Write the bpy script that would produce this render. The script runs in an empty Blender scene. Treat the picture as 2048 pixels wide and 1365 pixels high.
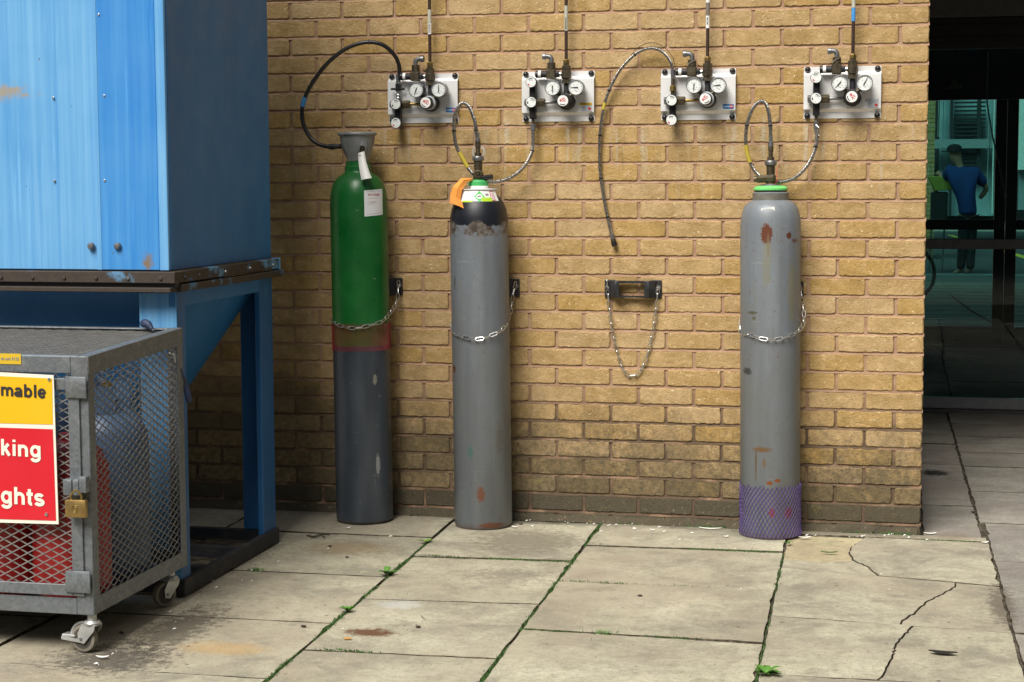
import bpy, bmesh, math, random
from mathutils import Vector, Matrix, noise as mnoise
R = math.radians
rnd = random.Random(11)
scene = bpy.context.scene
COL = scene.collection

# ------------------------------------------------------------------ camera
FPX, CAM = 3507.77, Vector((-0.0909, -7.0002, 1.40684))
YAW, PIT, ROL = 0.219026, -0.0925439, -0.0040406
FW = Vector((-math.sin(YAW)*math.cos(PIT), math.cos(YAW)*math.cos(PIT), math.sin(PIT)))
RT = Vector((math.cos(YAW), math.sin(YAW), 0)); UP = RT.cross(FW)
RT, UP = RT*math.cos(ROL)+UP*math.sin(ROL), -RT*math.sin(ROL)+UP*math.cos(ROL)
cam = bpy.data.cameras.new('camera'); cam.lens = FPX/2048*36; cam.sensor_width = 36
cam.clip_start = .05; cam.clip_end = 2000
co = bpy.data.objects.new('camera', cam); COL.objects.link(co)
co.matrix_world = Matrix(((RT.x, UP.x, -FW.x, CAM.x), (RT.y, UP.y, -FW.y, CAM.y), (RT.z, UP.z, -FW.z, CAM.z), (0, 0, 0, 1)))
scene.camera = co

# ------------------------------------------------------------------ sky, sun, exposure
SUN = Vector((-.24, -.80, 1.02)).normalized()
w = bpy.data.worlds.new('World'); scene.world = w; w.use_nodes = True
nt = w.node_tree; bg = nt.nodes['Background']
sky = nt.nodes.new('ShaderNodeTexSky'); sky.sky_type = 'NISHITA'; sky.sun_disc = False
sky.sun_elevation = math.asin(SUN.z); sky.sun_rotation = math.atan2(SUN.x, SUN.y)
sky.dust_density = 2; sky.air_density = 1.2
hs = nt.nodes.new('ShaderNodeHueSaturation'); hs.inputs['Saturation'].default_value = .42
nt.links.new(sky.outputs[0], hs.inputs['Color']); nt.links.new(hs.outputs[0], bg.inputs[0])
bg.inputs[1].default_value = .05
sl = bpy.data.lights.new('sun', 'SUN'); sl.energy = 3.2; sl.angle = R(34); sl.color = (1, .95, .87)
so = bpy.data.objects.new('sun', sl); COL.objects.link(so); so.rotation_euler = SUN.to_track_quat('Z', 'Y').to_euler()
so.location = (-3, -6, 8)
scene.view_settings.view_transform = 'Standard'; scene.view_settings.look = 'None'
scene.view_settings.exposure = .76; scene.view_settings.gamma = 1

# ------------------------------------------------------------------ survey helpers: a photo point on a known plane
def ray(u, v): return FW + RT*((u-1024)/FPX) - UP*((v-682.5)/FPX)
def at(u, v, y=0.0): d = ray(u, v); return CAM + d*((y-CAM.y)/d.y)
def gr(u, v, z=0.0): d = ray(u, v); return CAM + d*((z-CAM.z)/d.z)
def atcyl(u, v, xc, yc, r):
    d = ray(u, v); ox, oy = CAM.x-xc, CAM.y-yc
    a = d.x**2+d.y**2; b = 2*(ox*d.x+oy*d.y); c = ox*ox+oy*oy-r*r
    q = b*b-4*a*c
    t = (-b-math.sqrt(q))/(2*a) if q > 0 else -b/(2*a)
    return CAM + d*t

# ------------------------------------------------------------------ node helper
class NT:
    def __init__(s, name, rough=.6, metal=0.0, color=(.5, .5, .5), spec=.5, coat=0.0):
        s.m = bpy.data.materials.new(name); s.m.use_nodes = True; s.t = s.m.node_tree
        s.b = s.t.nodes['Principled BSDF']
        s.b.inputs['Roughness'].default_value = rough; s.b.inputs['Metallic'].default_value = metal
        s.b.inputs['Base Color'].default_value = (*color, 1); s.b.inputs['Specular IOR Level'].default_value = spec
        s.b.inputs['Coat Weight'].default_value = coat
        s._c = {}
    def n(s, t): return s.t.nodes.new('ShaderNode'+t)
    def put(s, sock, v):
        if v is None: return
        if hasattr(v, 'is_output'): s.t.links.new(v, sock)
        elif isinstance(v, (tuple, list)):
            sock.default_value = (*v, 1) if (len(v) == 3 and len(sock.default_value) == 4) else v
        else: sock.default_value = v
    def co(s, k='Object'):
        if k not in s._c:
            s._c[k] = s.n('NewGeometry').outputs['Position'] if k == 'Position' else s.n('TexCoord').outputs[k]
        return s._c[k]
    def map(s, vec, scale=(1, 1, 1), loc=(0, 0, 0)):
        q = s.n('Mapping'); s.put(q.inputs[0], vec); q.inputs['Scale'].default_value = scale; q.inputs['Location'].default_value = loc
        return q.outputs[0]
    def noise(s, scale, vec=None, detail=4, rough=.55, dist=0.0):
        q = s.n('TexNoise'); s.put(q.inputs['Vector'], vec or s.co()); q.inputs['Scale'].default_value = scale
        q.inputs['Detail'].default_value = detail; q.inputs['Roughness'].default_value = rough; q.inputs['Distortion'].default_value = dist
        return q.outputs[0]
    def voro(s, scale, vec=None, out='Distance', feat='F1'):
        q = s.n('TexVoronoi'); s.put(q.inputs['Vector'], vec or s.co()); q.inputs['Scale'].default_value = scale; q.feature = feat
        return q.outputs[out]
    def white(s, vec): q = s.n('TexWhiteNoise'); q.noise_dimensions = '3D'; s.put(q.inputs['Vector'], vec); return q.outputs['Value']
    def ramp(s, fac, lo, hi, a=0.0, b=1.0, smooth=False):
        q = s.n('MapRange'); s.put(q.inputs[0], fac); q.inputs[1].default_value = lo; q.inputs[2].default_value = hi
        q.inputs[3].default_value = a; q.inputs[4].default_value = b; q.clamp = True
        if smooth: q.interpolation_type = 'SMOOTHSTEP'
        return q.outputs[0]
    def math(s, op, a, b=0.0, c=None):
        q = s.n('Math'); q.operation = op; s.put(q.inputs[0], a); s.put(q.inputs[1], b)
        if c is not None: s.put(q.inputs[2], c)
        return q.outputs[0]
    def mul(s, a, b): return s.math('MULTIPLY', a, b)
    def add(s, a, b): return s.math('ADD', a, b)
    def mix(s, fac, a, b, mode='MIX'):
        q = s.n('Mix'); q.data_type = 'RGBA'; q.blend_type = mode; s.put(q.inputs[0], fac); s.put(q.inputs[6], a); s.put(q.inputs[7], b)
        return q.outputs[2]
    def sep(s, vec): q = s.n('SeparateXYZ'); s.put(q.inputs[0], vec); return q.outputs
    def comb(s, x, y, z): q = s.n('CombineXYZ'); s.put(q.inputs[0], x); s.put(q.inputs[1], y); s.put(q.inputs[2], z); return q.outputs[0]
    def rand(s): return s.n('ObjectInfo').outputs['Random']
    def spot(s, c, rad, vec=None, amount=.6, scale=14.0, soft=.12):
        """mask, 1 inside an ellipsoid at c with a ragged noisy edge"""
        p = s.map(vec or s.co(), tuple(1/k for k in rad), tuple(-a/k for a, k in zip(c, rad)))
        q = s.n('VectorMath'); q.operation = 'LENGTH'; s.put(q.inputs[0], p)
        d = s.add(q.outputs['Value'], s.mul(s.math('SUBTRACT', s.noise(scale*3.2, vec, 8, .8), .5), amount*6.0))
        return s.ramp(d, 1, 1-soft, 0, 1)
    def any(s, ms):
        o = ms[0]
        for k in ms[1:]: o = s.math('MAXIMUM', o, k)
        return o
    def bump(s, h, strength=.4, dist=.002):
        q = s.n('Bump'); q.inputs['Strength'].default_value = strength; q.inputs['Distance'].default_value = dist
        s.put(q.inputs['Height'], h); s.t.links.new(q.outputs[0], s.b.inputs['Normal'])
    def out(s, color=None, rough=None, metal=None):
        s.put(s.b.inputs['Base Color'], color); s.put(s.b.inputs['Roughness'], rough); s.put(s.b.inputs['Metallic'], metal)
        return s.m
M = {}
def plain(k, color, rough=.5, metal=0.0, spec=.5, vary=.18, sc=25, bump=0, coat=0.0):
    t = NT(k, rough, metal, color, spec, coat)
    f = t.noise(sc, detail=5)
    c = t.mix(t.ramp(f, .3, .7), tuple(x*(1-vary) for x in color), tuple(min(1, x*(1+vary)) for x in color))
    if bump: t.bump(t.noise(sc*8), bump, .001)
    M[k] = t.out(c, t.ramp(t.noise(sc*1.7), .3, .7, max(.02, rough-.08), min(1, rough+.08)))
    return M[k]

# ---- brick
def brick_mat(key, a, b, c, dark=False):
    t = NT(key, .9, spec=.2)
    P = t.co('Position'); x, y, z = t.sep(P)[:3]
    row = t.math('FLOOR', t.math('DIVIDE', t.math('SUBTRACT', z, .115), .075))
    par = t.math('FLOORED_MODULO', row, 2.0)
    colm = t.math('FLOOR', t.math('SUBTRACT', t.math('DIVIDE', t.add(x, y), .225), t.mul(t.math('SUBTRACT', 1.0, par), .5)))
    idv = t.comb(colm, row, 3.7); r1 = t.white(idv); r2 = t.white(t.comb(colm, row, 9.1))
    base = t.mix(t.ramp(r1, 0, 1), a, b)
    base = t.mix(t.mul(t.ramp(r2, .55, 1), .8), base, c)
    v2 = t.n('VectorMath'); v2.operation = 'ADD'; t.put(v2.inputs[0], P); t.put(v2.inputs[1], t.comb(t.mul(r1, 7.0), 0.0, t.mul(r2, 5.0)))
    V = v2.outputs[0]
    streak = t.noise(1, t.map(V, (55, 20, 6)), 3)
    base = t.mix(t.mul(t.ramp(streak, .52, .72), t.mul(r2, .5)), base, tuple(k*1.35 for k in a))
    base = t.mix(t.mul(t.ramp(t.noise(9, V, 6, .65), .42, .68), .6), base, tuple(k*.62 for k in c))
    base = t.mix(t.mul(t.ramp(t.noise(13, t.map(V, (1, 1, 1.8), (3, 0, 7)), 5, .65), .5, .68), .5), base, tuple(min(1, k*1.3) for k in b))
    fine = t.noise(85, V, 5, .8)
    base = t.mix(t.ramp(fine, .52, .70, 0, .42), base, tuple(k*.5 for k in a))
    base = t.mix(t.ramp(t.noise(70, t.map(V, (1, 1, 1), (3, 1, 2)), 3, .7), .62, .70, 0, .8), base, (.78, .66, .42))
    # grime splashed up from the paving, in ragged patches
    g = t.add(t.mul(t.math('SUBTRACT', t.noise(5.5, P, 8, .72), .5), 1.7), t.add(t.ramp(z, .08, .60, .72, -.30), t.add(t.ramp(x, -.6, -2.0, -.10, .12), t.mul(t.ramp(x, -1.9, -2.7, 0, .55), t.ramp(z, .95, .35, 0, 1)))))  # last term: soot plus the hopper's shade, painted on the left end
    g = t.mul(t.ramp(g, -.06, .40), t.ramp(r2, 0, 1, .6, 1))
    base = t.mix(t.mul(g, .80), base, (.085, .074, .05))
    base = t.mix(t.mul(t.mul(t.ramp(t.noise(14, t.map(P, (1, 1, 1), (5, 0, 1)), 6, .7), .58, .72), t.ramp(z, .12, .5, .55, 0)), t.ramp(r1, .3, .8)), base, (.42, .36, .12))
    spk = t.mul(t.ramp(t.noise(42, P, 7, .78), .44, .60), t.add(t.ramp(z, .2, .60, .72, 0), t.ramp(t.noise(2.2, P, 4), .55, .75, 0, .25)))
    base = t.mix(spk, base, (.075, .065, .042))
    # pale lime runs below the fixings
    run = t.noise(1, t.map(P, (30, 8, 2.2), (1.7, 0, 0)), 4)
    base = t.mix(t.mul(t.ramp(run, .57, .7), t.mul(t.ramp(z, 1.25, 1.5, 0, .65), t.ramp(z, 1.66, 1.6, 0, 1))), base, (.50, .46, .36))
    drip = t.noise(1, t.map(P, (22, 8, 1.6), (8.3, 0, 2)), 5, .65)
    base = t.mix(t.mul(t.ramp(drip, .56, .68), t.mul(t.ramp(z, 1.2, 1.55, 0, .55), t.ramp(z, 1.67, 1.62, 0, 1))), base, (.12, .10, .065))
    pit = t.ramp(t.voro(90, V), .10, .28); t.bump(t.add(t.add(t.mul(fine, .9), t.mul(pit, .6)), t.mul(t.noise(40, V, 5, .7), 1.2)), .9, .003)
    M[key] = t.out(base, .92)
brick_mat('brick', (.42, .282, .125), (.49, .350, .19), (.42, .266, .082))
brick_mat('dark_brick', (.085, .075, .058), (.115, .09, .062), (.14, .105, .05))
t = NT('mortar', .95, spec=.1); P = t.co('Position'); zz = t.sep(P)[2]
c = t.mix(t.ramp(t.noise(22, P, 5), .35, .65), (.31, .185, .118), (.40, .265, .175))
c = t.mix(t.mul(t.ramp(zz, .62, .40, 0, .9), t.ramp(t.noise(8, P), .25, .5)), c, (.085, .062, .042))
t.bump(t.noise(240, P, 3), .5, .002); M['mortar'] = t.out(c)

# ---- paving
def slab_mat(key, a, b, rough_patch=False):
    t = NT(key, .88, spec=.25); P = t.co('Position'); rn = t.rand()
    v2 = t.n('VectorMath'); v2.operation = 'ADD'; t.put(v2.inputs[0], P); t.put(v2.inputs[1], t.comb(t.mul(rn, 31.0), t.mul(rn, 17.0), 0.0)); V = v2.outputs[0]
    base = t.mix(rn, a, b)
    base = t.mix(t.ramp(t.noise(3.2, V, 9, .74, .5), .40, .60, 0, .9), base, (a[0]*.62, a[1]*.61, a[2]*.66))
    base = t.mix(t.ramp(t.noise(1.7, t.map(V, (1, 1, 1), (4, 2, 0)), 5, .6), .5, .72, 0, .7), base, tuple(k*1.28 for k in b))
    base = t.mix(t.ramp(t.noise(38, V, 7, .8), .46, .66, 0, .6), base, tuple(k*.58 for k in a))
    base = t.mix(t.ramp(t.noise(105, V, 4, .75), .55, .68, 0, .65), base, tuple(k*.40 for k in a))
    base = t.mix(t.ramp(t.noise(80, t.map(V, (1, 1, 1), (9, 0, 0)), 4, .7), .58, .70, 0, .6), base, (.62, .58, .46))
    base = t.mix(t.ramp(t.noise(.9, t.map(V, (1, 1, 1), (2, 8, 0)), 6, .7), .48, .62, 0, .55), base, (a[0]*.86, a[1]*.78, a[2]*.80))
    base = t.mix(t.ramp(t.noise(6.5, t.map(V, (1, 1, 1), (7, 3, 0)), 8, .75), .52, .66, 0, .6), base, (.20, .185, .145))
    # dark drip and tread spots
    vd = t.voro(7, P); base = t.mix(t.ramp(vd, .055, .035, 0, .7), base, (.09, .07, .05))
    # scuffs
    sc = t.noise(1, t.map(V, (14, 70, 1), (2, 0, 0)), 5, .7); base = t.mix(t.mul(t.ramp(sc, .60, .72), .45), base, (.12, .10, .075))
    SP = [((-2.07, -2.13, 0), (.17, .085, .1), (.50, .30, .09), .42, .5), ((-1.69, -1.87, 0), (.10, .055, .1), (.12, .055, .025), .95, .55),
          ((-1.70, -1.50, 0), (.09, .07, .1), (.5, .52, .5), .55, .5), ((-1.44, -1.0, 0), (.16, .12, .1), (.16, .14, .11), .5, 1.0),
          ((-2.15, -.68, 0), (.2, .14, .1), (.24, .17, .09), .6, .6), ((-1.5, -.42, 0), (.26, .26, .1), (.17, .15, .11), .7, .5),
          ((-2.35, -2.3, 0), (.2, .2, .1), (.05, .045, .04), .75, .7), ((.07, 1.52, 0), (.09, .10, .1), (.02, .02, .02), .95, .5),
          ((.25, -1.1, 0), (.05, .35, .1), (.12, .10, .08), .8, .6), ((.12, .0, 0), (.09, .09, .1), (.2, .15, .1), .4, .7),
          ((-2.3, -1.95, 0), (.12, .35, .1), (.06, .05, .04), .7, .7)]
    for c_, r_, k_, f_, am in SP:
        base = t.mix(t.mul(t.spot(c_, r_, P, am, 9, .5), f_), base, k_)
    # soil edge along the foot of the wall
    yy = t.sep(P)[1]; xx = t.sep(P)[0]
    wl = t.mul(t.ramp(t.add(yy, t.mul(t.math('SUBTRACT', t.noise(12, P), .5), .22)), -.10, .02), t.ramp(xx, .05, -.05))
    base = t.mix(t.mul(wl, .75), base, (.075, .065, .045))
    h = t.add(t.mul(t.noise(190, V, 3, .7), .7), t.mul(t.noise(18, V, 4), .8))
    t.bump(h, .75 if not rough_patch else 1.0, .004 if not rough_patch else .008)
    M[key] = t.out(base, t.ramp(t.noise(5, V), .3, .7, .72, .95))
slab_mat('slab', (.405, .380, .278), (.495, .468, .355))
slab_mat('slab_grey', (.30, .285, .245), (.38, .36, .315))
slab_mat('patch', (.55, .49, .31), (.60, .54, .34), True)
t = NT('soil', .97, spec=.1); P = t.co('Position')
c = t.mix(t.ramp(t.noise(25, P, 5), .4, .62), (.04, .034, .025), (.13, .115, .085)); t.bump(t.noise(150, P), .8, .004); M['soil'] = t.out(c)
t = NT('joint_dirt', .97, spec=.1); P = t.co('Position')
M['joint_dirt'] = t.out(t.mix(t.ramp(t.noise(30, P, 5), .45, .7), (.045, .038, .026), (.16, .14, .10)))
t = NT('concrete', .93, spec=.2); P = t.co('Position')
c = t.mix(t.ramp(t.noise(3, P, 6), .35, .65), (.27, .25, .21), (.38, .35, .29)); t.bump(t.noise(150, P), .5, .002); M['concrete'] = t.out(c)
t = NT('asphalt', .95, spec=.2); P = t.co('Position')
M['asphalt'] = t.out(t.mix(t.noise(80, P, 3), (.05, .052, .055), (.11, .11, .115)))

# ---- paints and metals
def faded(key, base, pale, amt, streak=(26, 26, 1.1), rough=.42, marks=()):
    t = NT(key, rough, spec=.45); P = t.co('Position')
    s1 = t.noise(1, t.map(P, streak), 4, .6); s2 = t.noise(1.6, P, 4)
    f = t.mul(t.ramp(t.add(t.mul(s1, .7), t.mul(s2, .45)), .42, .72), amt)
    c = t.mix(f, base, pale)
    c = t.mix(t.ramp(t.noise(1, t.map(P, (60, 60, 2.5), (4, 0, 1)), 3), .60, .70, 0, .5*amt), c, tuple(min(1, k*1.18) for k in pale))
    # scratches and specks
    c = t.mix(t.ramp(t.voro(16, t.map(P, (1, 1, .55))), .045, .03, 0, .8), c, (.09, .10, .11))
    
    for c_, r_, k_, f_, am in marks: c = t.mix(t.mul(t.spot(c_, r_, P, am, 16, .6), f_), c, k_)
    t.bump(t.noise(6, P, 3), .12, .004)
    M[key] = t.out(c, t.ramp(t.noise(9, P), .3, .7, rough-.06, rough+.12))
RUST = (.17, .075, .025)
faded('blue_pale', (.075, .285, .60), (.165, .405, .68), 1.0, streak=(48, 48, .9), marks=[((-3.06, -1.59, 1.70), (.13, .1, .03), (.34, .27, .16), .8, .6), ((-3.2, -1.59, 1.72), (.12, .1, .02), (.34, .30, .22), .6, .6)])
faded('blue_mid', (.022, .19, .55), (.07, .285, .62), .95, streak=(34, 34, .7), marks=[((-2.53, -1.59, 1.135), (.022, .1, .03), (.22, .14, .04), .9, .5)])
faded('blue_side_shaded', (.018, .135, .35), (.035, .19, .44), .6, streak=(5, 5, 1.5), rough=.5)  # blue darkened in the colour for the shade on the hopper's side
faded('blue_leg_shaded', (.012, .085, .24), (.03, .16, .38), .6, streak=(10, 10, 2))  # deeper blue paints in the shade under the hopper
def rusty(key, base, k1, k2, lo=.42, hi=.56, scale=11):
    t = NT(key, .7); P = t.co('Position'); f = t.noise(scale, t.map(P, (1, 1, 1.6)), 6, .65)
    c = t.mix(t.ramp(f, lo, hi), base, t.mix(t.noise(40, P), k1, k2)); t.bump(t.noise(90, P), .4, .002); M[key] = t.out(c)
rusty('flange', (.10, .27, .46), (.022, .018, .015), (.058, .040, .027), .38, .46, 5)
rusty('dark_rail', (.02, .022, .028), (.035, .034, .034), (.07, .065, .055), .5, .7)
t = NT('galvanised', .42, .55); P = t.co('Position')
c = t.mix(t.ramp(t.voro(95, P, 'Color'), .2, .8), (.150, .168, .184), (.200, .219, .235))
c = t.mix(t.ramp(t.noise(14, P, 7, .75), .55, .74, 0, .6), c, (.38, .39, .39))
c = t.mix(t.ramp(t.noise(4, t.map(P, (1, 1, 1), (3, 0, 0)), 6, .7), .55, .7, 0, .45), c, (.17, .155, .135)); M['galvanised'] = t.out(c, t.ramp(t.voro(95, P), .0, .6, .36, .55))
plain('mesh_metal', (.24, .24, .235), .5, .5)
plain('caster_metal', (.46, .47, .47), .4, .55)
plain('rubber', (.055, .05, .043), .8, bump=.3)
plain('tread', (.20, .18, .145), .85)
plain('black', (.012, .012, .013), .38, vary=.3)
plain('black_soft', (.018, .018, .02), .6, vary=.3)
plain('navy', (.018, .03, .075), .55, vary=.4)
plain('bracket', (.022, .023, .026), .45, vary=.3)
plain('white', (.80, .80, .78), .45, vary=.03)
plain('cream', (.80, .77, .66), .5, vary=.03)
plain('dial', (.74, .77, .76), .35, vary=.03, coat=.4)
plain('print', (.02, .02, .022), .6, vary=.1)
plain('print_red', (.55, .03, .04), .6, vary=.1)
plain('print_grey', (.25, .25, .26), .6, vary=.1)
plain('sign_yellow', (.77, .45, .008), .42, vary=.04, sc=4)
plain('sign_red', (.60, .012, .025), .42, vary=.05, sc=4)
plain('sticker_yellow', (.62, .42, .02), .5, vary=.06)
plain('sticker_blue', (.02, .22, .55), .5, vary=.06)
plain('sticker_grey', (.45, .49, .53), .5, vary=.06)
plain('paper', (.74, .76, .79), .65, vary=.04, sc=6)
plain('bronze', (.115, .095, .062), .42, .75, vary=.35, sc=60)
plain('brass', (.30, .21, .07), .38, .8, vary=.3, sc=60)
plain('padlock_brass', (.34, .23, .085), .42, .8, vary=.2, sc=40)
plain('grey_metal', (.20, .205, .21), .42, .7, vary=.25, sc=40)
plain('chrome', (.70, .70, .69), .22, .95, vary=.12, sc=70)
plain('chain_steel', (.60, .60, .58), .32, .9, vary=.15, sc=80)
plain('pipe_brown', (.040, .022, .017), .42, vary=.25)
plain('pipe_grey', (.17, .15, .13), .45, vary=.2)
plain('band_pale', (.46, .46, .38), .5, vary=.1)
plain('band_yellow', (.50, .40, .05), .5, vary=.12)
plain('band_blue', (.05, .26, .62), .5, vary=.12)
plain('label_green', (.05, .50, .08), .5, vary=.05)
plain('lime', (.40, .62, .03), .5, vary=.05)
plain('ring_green', (.16, .62, .17), .45, vary=.08)
plain('cap_green', (.06, .42, .12), .5, vary=.1)
plain('orange', (.86, .33, .06), .6, vary=.12, sc=14)
plain('net_red', (.36, .012, .03), .6, vary=.2)
plain('net_purple', (.085, .04, .21), .6, vary=.3, sc=12)
plain('red_bottle', (.36, .018, .017), .42, vary=.22, sc=10)
plain('blue_bottle', (.055, .105, .19), .42, vary=.2, sc=10)
plain('leaf', (.075, .19, .028), .55, vary=.45, sc=30)
plain('leaf_pale', (.20, .33, .07), .55, vary=.3, sc=30)
plain('moss', (.045, .105, .02), .9, vary=.6, sc=40)
plain('dead_leaf', (.02, .022, .02), .5, vary=.4)
plain('twig', (.045, .032, .022), .85, vary=.4)
plain('feather_white', (.72, .71, .67), .8, vary=.08)
plain('butt', (.50, .27, .08), .8, vary=.2)
plain('dark_frame', (.013, .013, .014), .35, vary=.2)
plain('frame_grey', (.085, .085, .09), .42, .3, vary=.15)
plain('rail_pale', (.34, .35, .37), .45, .2, vary=.1)
plain('header_grey', (.10, .10, .10), .55, vary=.15)
plain('light_block_grey', (.15, .15, .155), .9, vary=.15, sc=3)  # plain grey for the added masses that block light
plain('interior', (.02, .02, .022), .8, vary=.2)
plain('skin', (.42, .23, .15), .55, vary=.08)
plain('polo', (.008, .045, .19), .85, vary=.15, sc=8)
plain('trousers', (.012, .013, .018), .85, vary=.2)
plain('cap', (.012, .012, .015), .8, vary=.2)
plain('far_cladding', (.24, .28, .29), .6, vary=.05)
plain('far_dark', (.022, .024, .026), .5, vary=.2)
plain('far_pale', (.66, .72, .68), .5, vary=.05)
plain('far_glass', (.34, .44, .48), .12, vary=.25, sc=1)
plain('barrow_lime', (.30, .31, .05), .55, vary=.12)
plain('road_yellow', (.62, .48, .05), .8, vary=.15)
t = NT('braid', .3, .92, (.56, .55, .53)); V = t.co()
wv = t.n('TexWave'); t.put(wv.inputs[0], V); wv.inputs['Scale'].default_value = 120; wv.inputs['Distortion'].default_value = 3; wv.inputs['Detail'].default_value = 2
t.bump(wv.outputs[1], .7, .001); M['braid'] = t.out(t.mix(t.ramp(t.noise(160), .4, .62), (.22, .21, .20), (.56, .55, .53)))
t = NT('steel_plate', .34, .38, (.86, .86, .86)); P = t.co('Position')
br = t.noise(1, t.map(P, (6, 40, 700)), 2); c = t.mix(t.ramp(t.noise(9, P, 5), .4, .7), (.95, .95, .95), (.85, .85, .84)); t.bump(br, .1, .0005)
M['steel_plate'] = t.out(c, t.ramp(br, .3, .7, .28, .42))
t = NT('hose_black', .35, spec=.5, color=(.012, .012, .013)); M['hose_black'] = t.m

def glass(key, tint, rough=0.0):
    m = bpy.data.materials.new(key); m.use_nodes = True; T = m.node_tree; T.nodes.remove(T.nodes['Principled BSDF'])
    tr = T.nodes.new('ShaderNodeBsdfTransparent'); tr.inputs[0].default_value = (*tint, 1)
    gl = T.nodes.new('ShaderNodeBsdfGlossy'); gl.inputs['Roughness'].default_value = rough
    fr = T.nodes.new('ShaderNodeFresnel'); fr.inputs[0].default_value = 1.34
    mx = T.nodes.new('ShaderNodeMixShader'); T.links.new(fr.outputs[0], mx.inputs[0]); T.links.new(tr.outputs[0], mx.inputs[1]); T.links.new(gl.outputs[0], mx.inputs[2])
    T.links.new(mx.outputs[0], T.nodes['Material Output'].inputs[0]); M[key] = m
glass('door_glass', (.66, .76, .75)); glass('tinted_glass', (.50, .78, .75)); glass('clear', (.97, .98, .98))

# ------------------------------------------------------------------ mesh helper
class MB:
    def __init__(s): s.bm = bmesh.new()
    def box(s, lo, hi, bev=0.0, mat=None, seg=1):
        lo, hi = Vector(lo), Vector(hi); c = (lo+hi)/2; d = hi-lo
        r = bmesh.ops.create_cube(s.bm, size=1.0, matrix=Matrix.Translation(c) @ Matrix.Diagonal((abs(d.x), abs(d.y), abs(d.z), 1)))
        vs = r['verts']
        if bev:
            es = {e for v in vs for e in v.link_edges}
            rr = bmesh.ops.bevel(s.bm, geom=list(es), offset=bev, segments=seg, affect='EDGES', profile=.5)
            vs = [v for v in rr['verts']]
        if mat is not None: bmesh.ops.transform(s.bm, matrix=mat, verts=vs)
        return s
    def lathe(s, prof, n=32, o=(0, 0, 0), axis=(0, 0, 1), cap=True):
        o = Vector(o); a = Vector(axis).normalized(); x = a.orthogonal().normalized(); y = a.cross(x)
        rings = []
        for r, h in prof:
            if r < 1e-6: rings.append([s.bm.verts.new(o+a*h)])
            else: rings.append([s.bm.verts.new(o+a*h+(x*math.cos(2*math.pi*k/n)+y*math.sin(2*math.pi*k/n))*r) for k in range(n)])
        for A, B in zip(rings, rings[1:]):
            for k in range(n):
                q = [A[k % len(A)], A[(k+1) % len(A)], B[(k+1) % len(B)], B[k % len(B)]]
                q2 = []
                for v in q:
                    if v not in q2: q2.append(v)
                if len(q2) > 2:
                    try: s.bm.faces.new(q2)
                    except ValueError: pass
        if cap:
            for g, fl in ((rings[0], True), (rings[-1], False)):
                if len(g) > 2: s.bm.faces.new(g[::-1] if fl else g)
        return s
    def cyl(s, p0, p1, r, r2=None, n=20, bev=0.0):
        p0, p1 = Vector(p0), Vector(p1); L = (p1-p0).length; r2 = r if r2 is None else r2
        pr = [(r, 0), (r2, L)] if not bev else [(r-bev, 0), (r, bev), (r2, L-bev), (r2-bev, L)]
        return s.lathe(pr, n, p0, p1-p0)
    def tube(s, pts, r, n=10, cap=True):
        pts = [Vector(p) for p in pts]; rings = []; up = None
        for i, p in enumerate(pts):
            tg = (pts[min(i+1, len(pts)-1)]-pts[max(i-1, 0)]).normalized()
            if up is None: up = tg.orthogonal().normalized()
            up = (up-tg*up.dot(tg)).normalized(); sd = tg.cross(up)
            rr = r[i] if isinstance(r, (list, tuple)) else r
            rings.append([s.bm.verts.new(p+(up*math.cos(2*math.pi*k/n)+sd*math.sin(2*math.pi*k/n))*rr) for k in range(n)])
        for A, B in zip(rings, rings[1:]):
            for k in range(n): s.bm.faces.new((A[k], A[(k+1) % n], B[(k+1) % n], B[k]))
        if cap: s.bm.faces.new(rings[0][::-1]); s.bm.faces.new(rings[-1])
        return s
    def prism(s, poly, d, bev=0.0):
        """poly: list of 3D points (planar), extruded along vector d"""
        d = Vector(d); a = [s.bm.verts.new(Vector(p)) for p in poly]; b = [s.bm.verts.new(Vector(p)+d) for p in poly]; n = len(a)
        fs = [s.bm.faces.new(a[::-1]), s.bm.faces.new(b)]
        for k in range(n): fs.append(s.bm.faces.new((a[k], a[(k+1) % n], b[(k+1) % n], b[k])))
        if bev:
            es = {e for f in fs for e in f.edges}
            bmesh.ops.bevel(s.bm, geom=list(es), offset=bev, segments=1, affect='EDGES', profile=.5)
        return s
    def quad(s, *p): s.bm.faces.new([s.bm.verts.new(Vector(q)) for q in p]); return s
    def mesh(s, name, mat=None, smooth=None):
        bmesh.ops.recalc_face_normals(s.bm, faces=s.bm.faces)
        me = bpy.data.meshes.new(name); s.bm.to_mesh(me); s.bm.free()
        if smooth:
            me.polygons.foreach_set('use_smooth', [True]*len(me.polygons)); me.set_sharp_from_angle(angle=R(smooth))
        if mat: me.materials.append(M[mat])
        return me
    def build(s, name, mat, parent=None, smooth=35, **props):
        return link(name, s.mesh(name, mat, smooth), parent, **props)
def link(name, me, parent=None, loc=None, **props):
    o = bpy.data.objects.new(name, me); COL.objects.link(o)
    if parent is not None:
        o.parent = parent
        if parent.get('_w'): o.matrix_parent_inverse = Matrix.Translation(-Vector(parent.location))
    if loc is not None: o.location = loc
    for k, v in props.items(): o[k] = v
    return o
def thing(name, label, cat, loc=(0, 0, 0), group=None, world=True):
    """an Empty at the thing's base; world: its parts are given in world coordinates"""
    o = bpy.data.objects.new(name, None); COL.objects.link(o); o.location = loc; o.empty_display_size = .05
    o['label'] = label; o['category'] = cat
    if group: o['group'] = group
    if world: o['_w'] = 1
    return o
def tag(o, label, cat, group=None):
    o['label'] = label; o['category'] = cat
    if group: o['group'] = group
    return o
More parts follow.
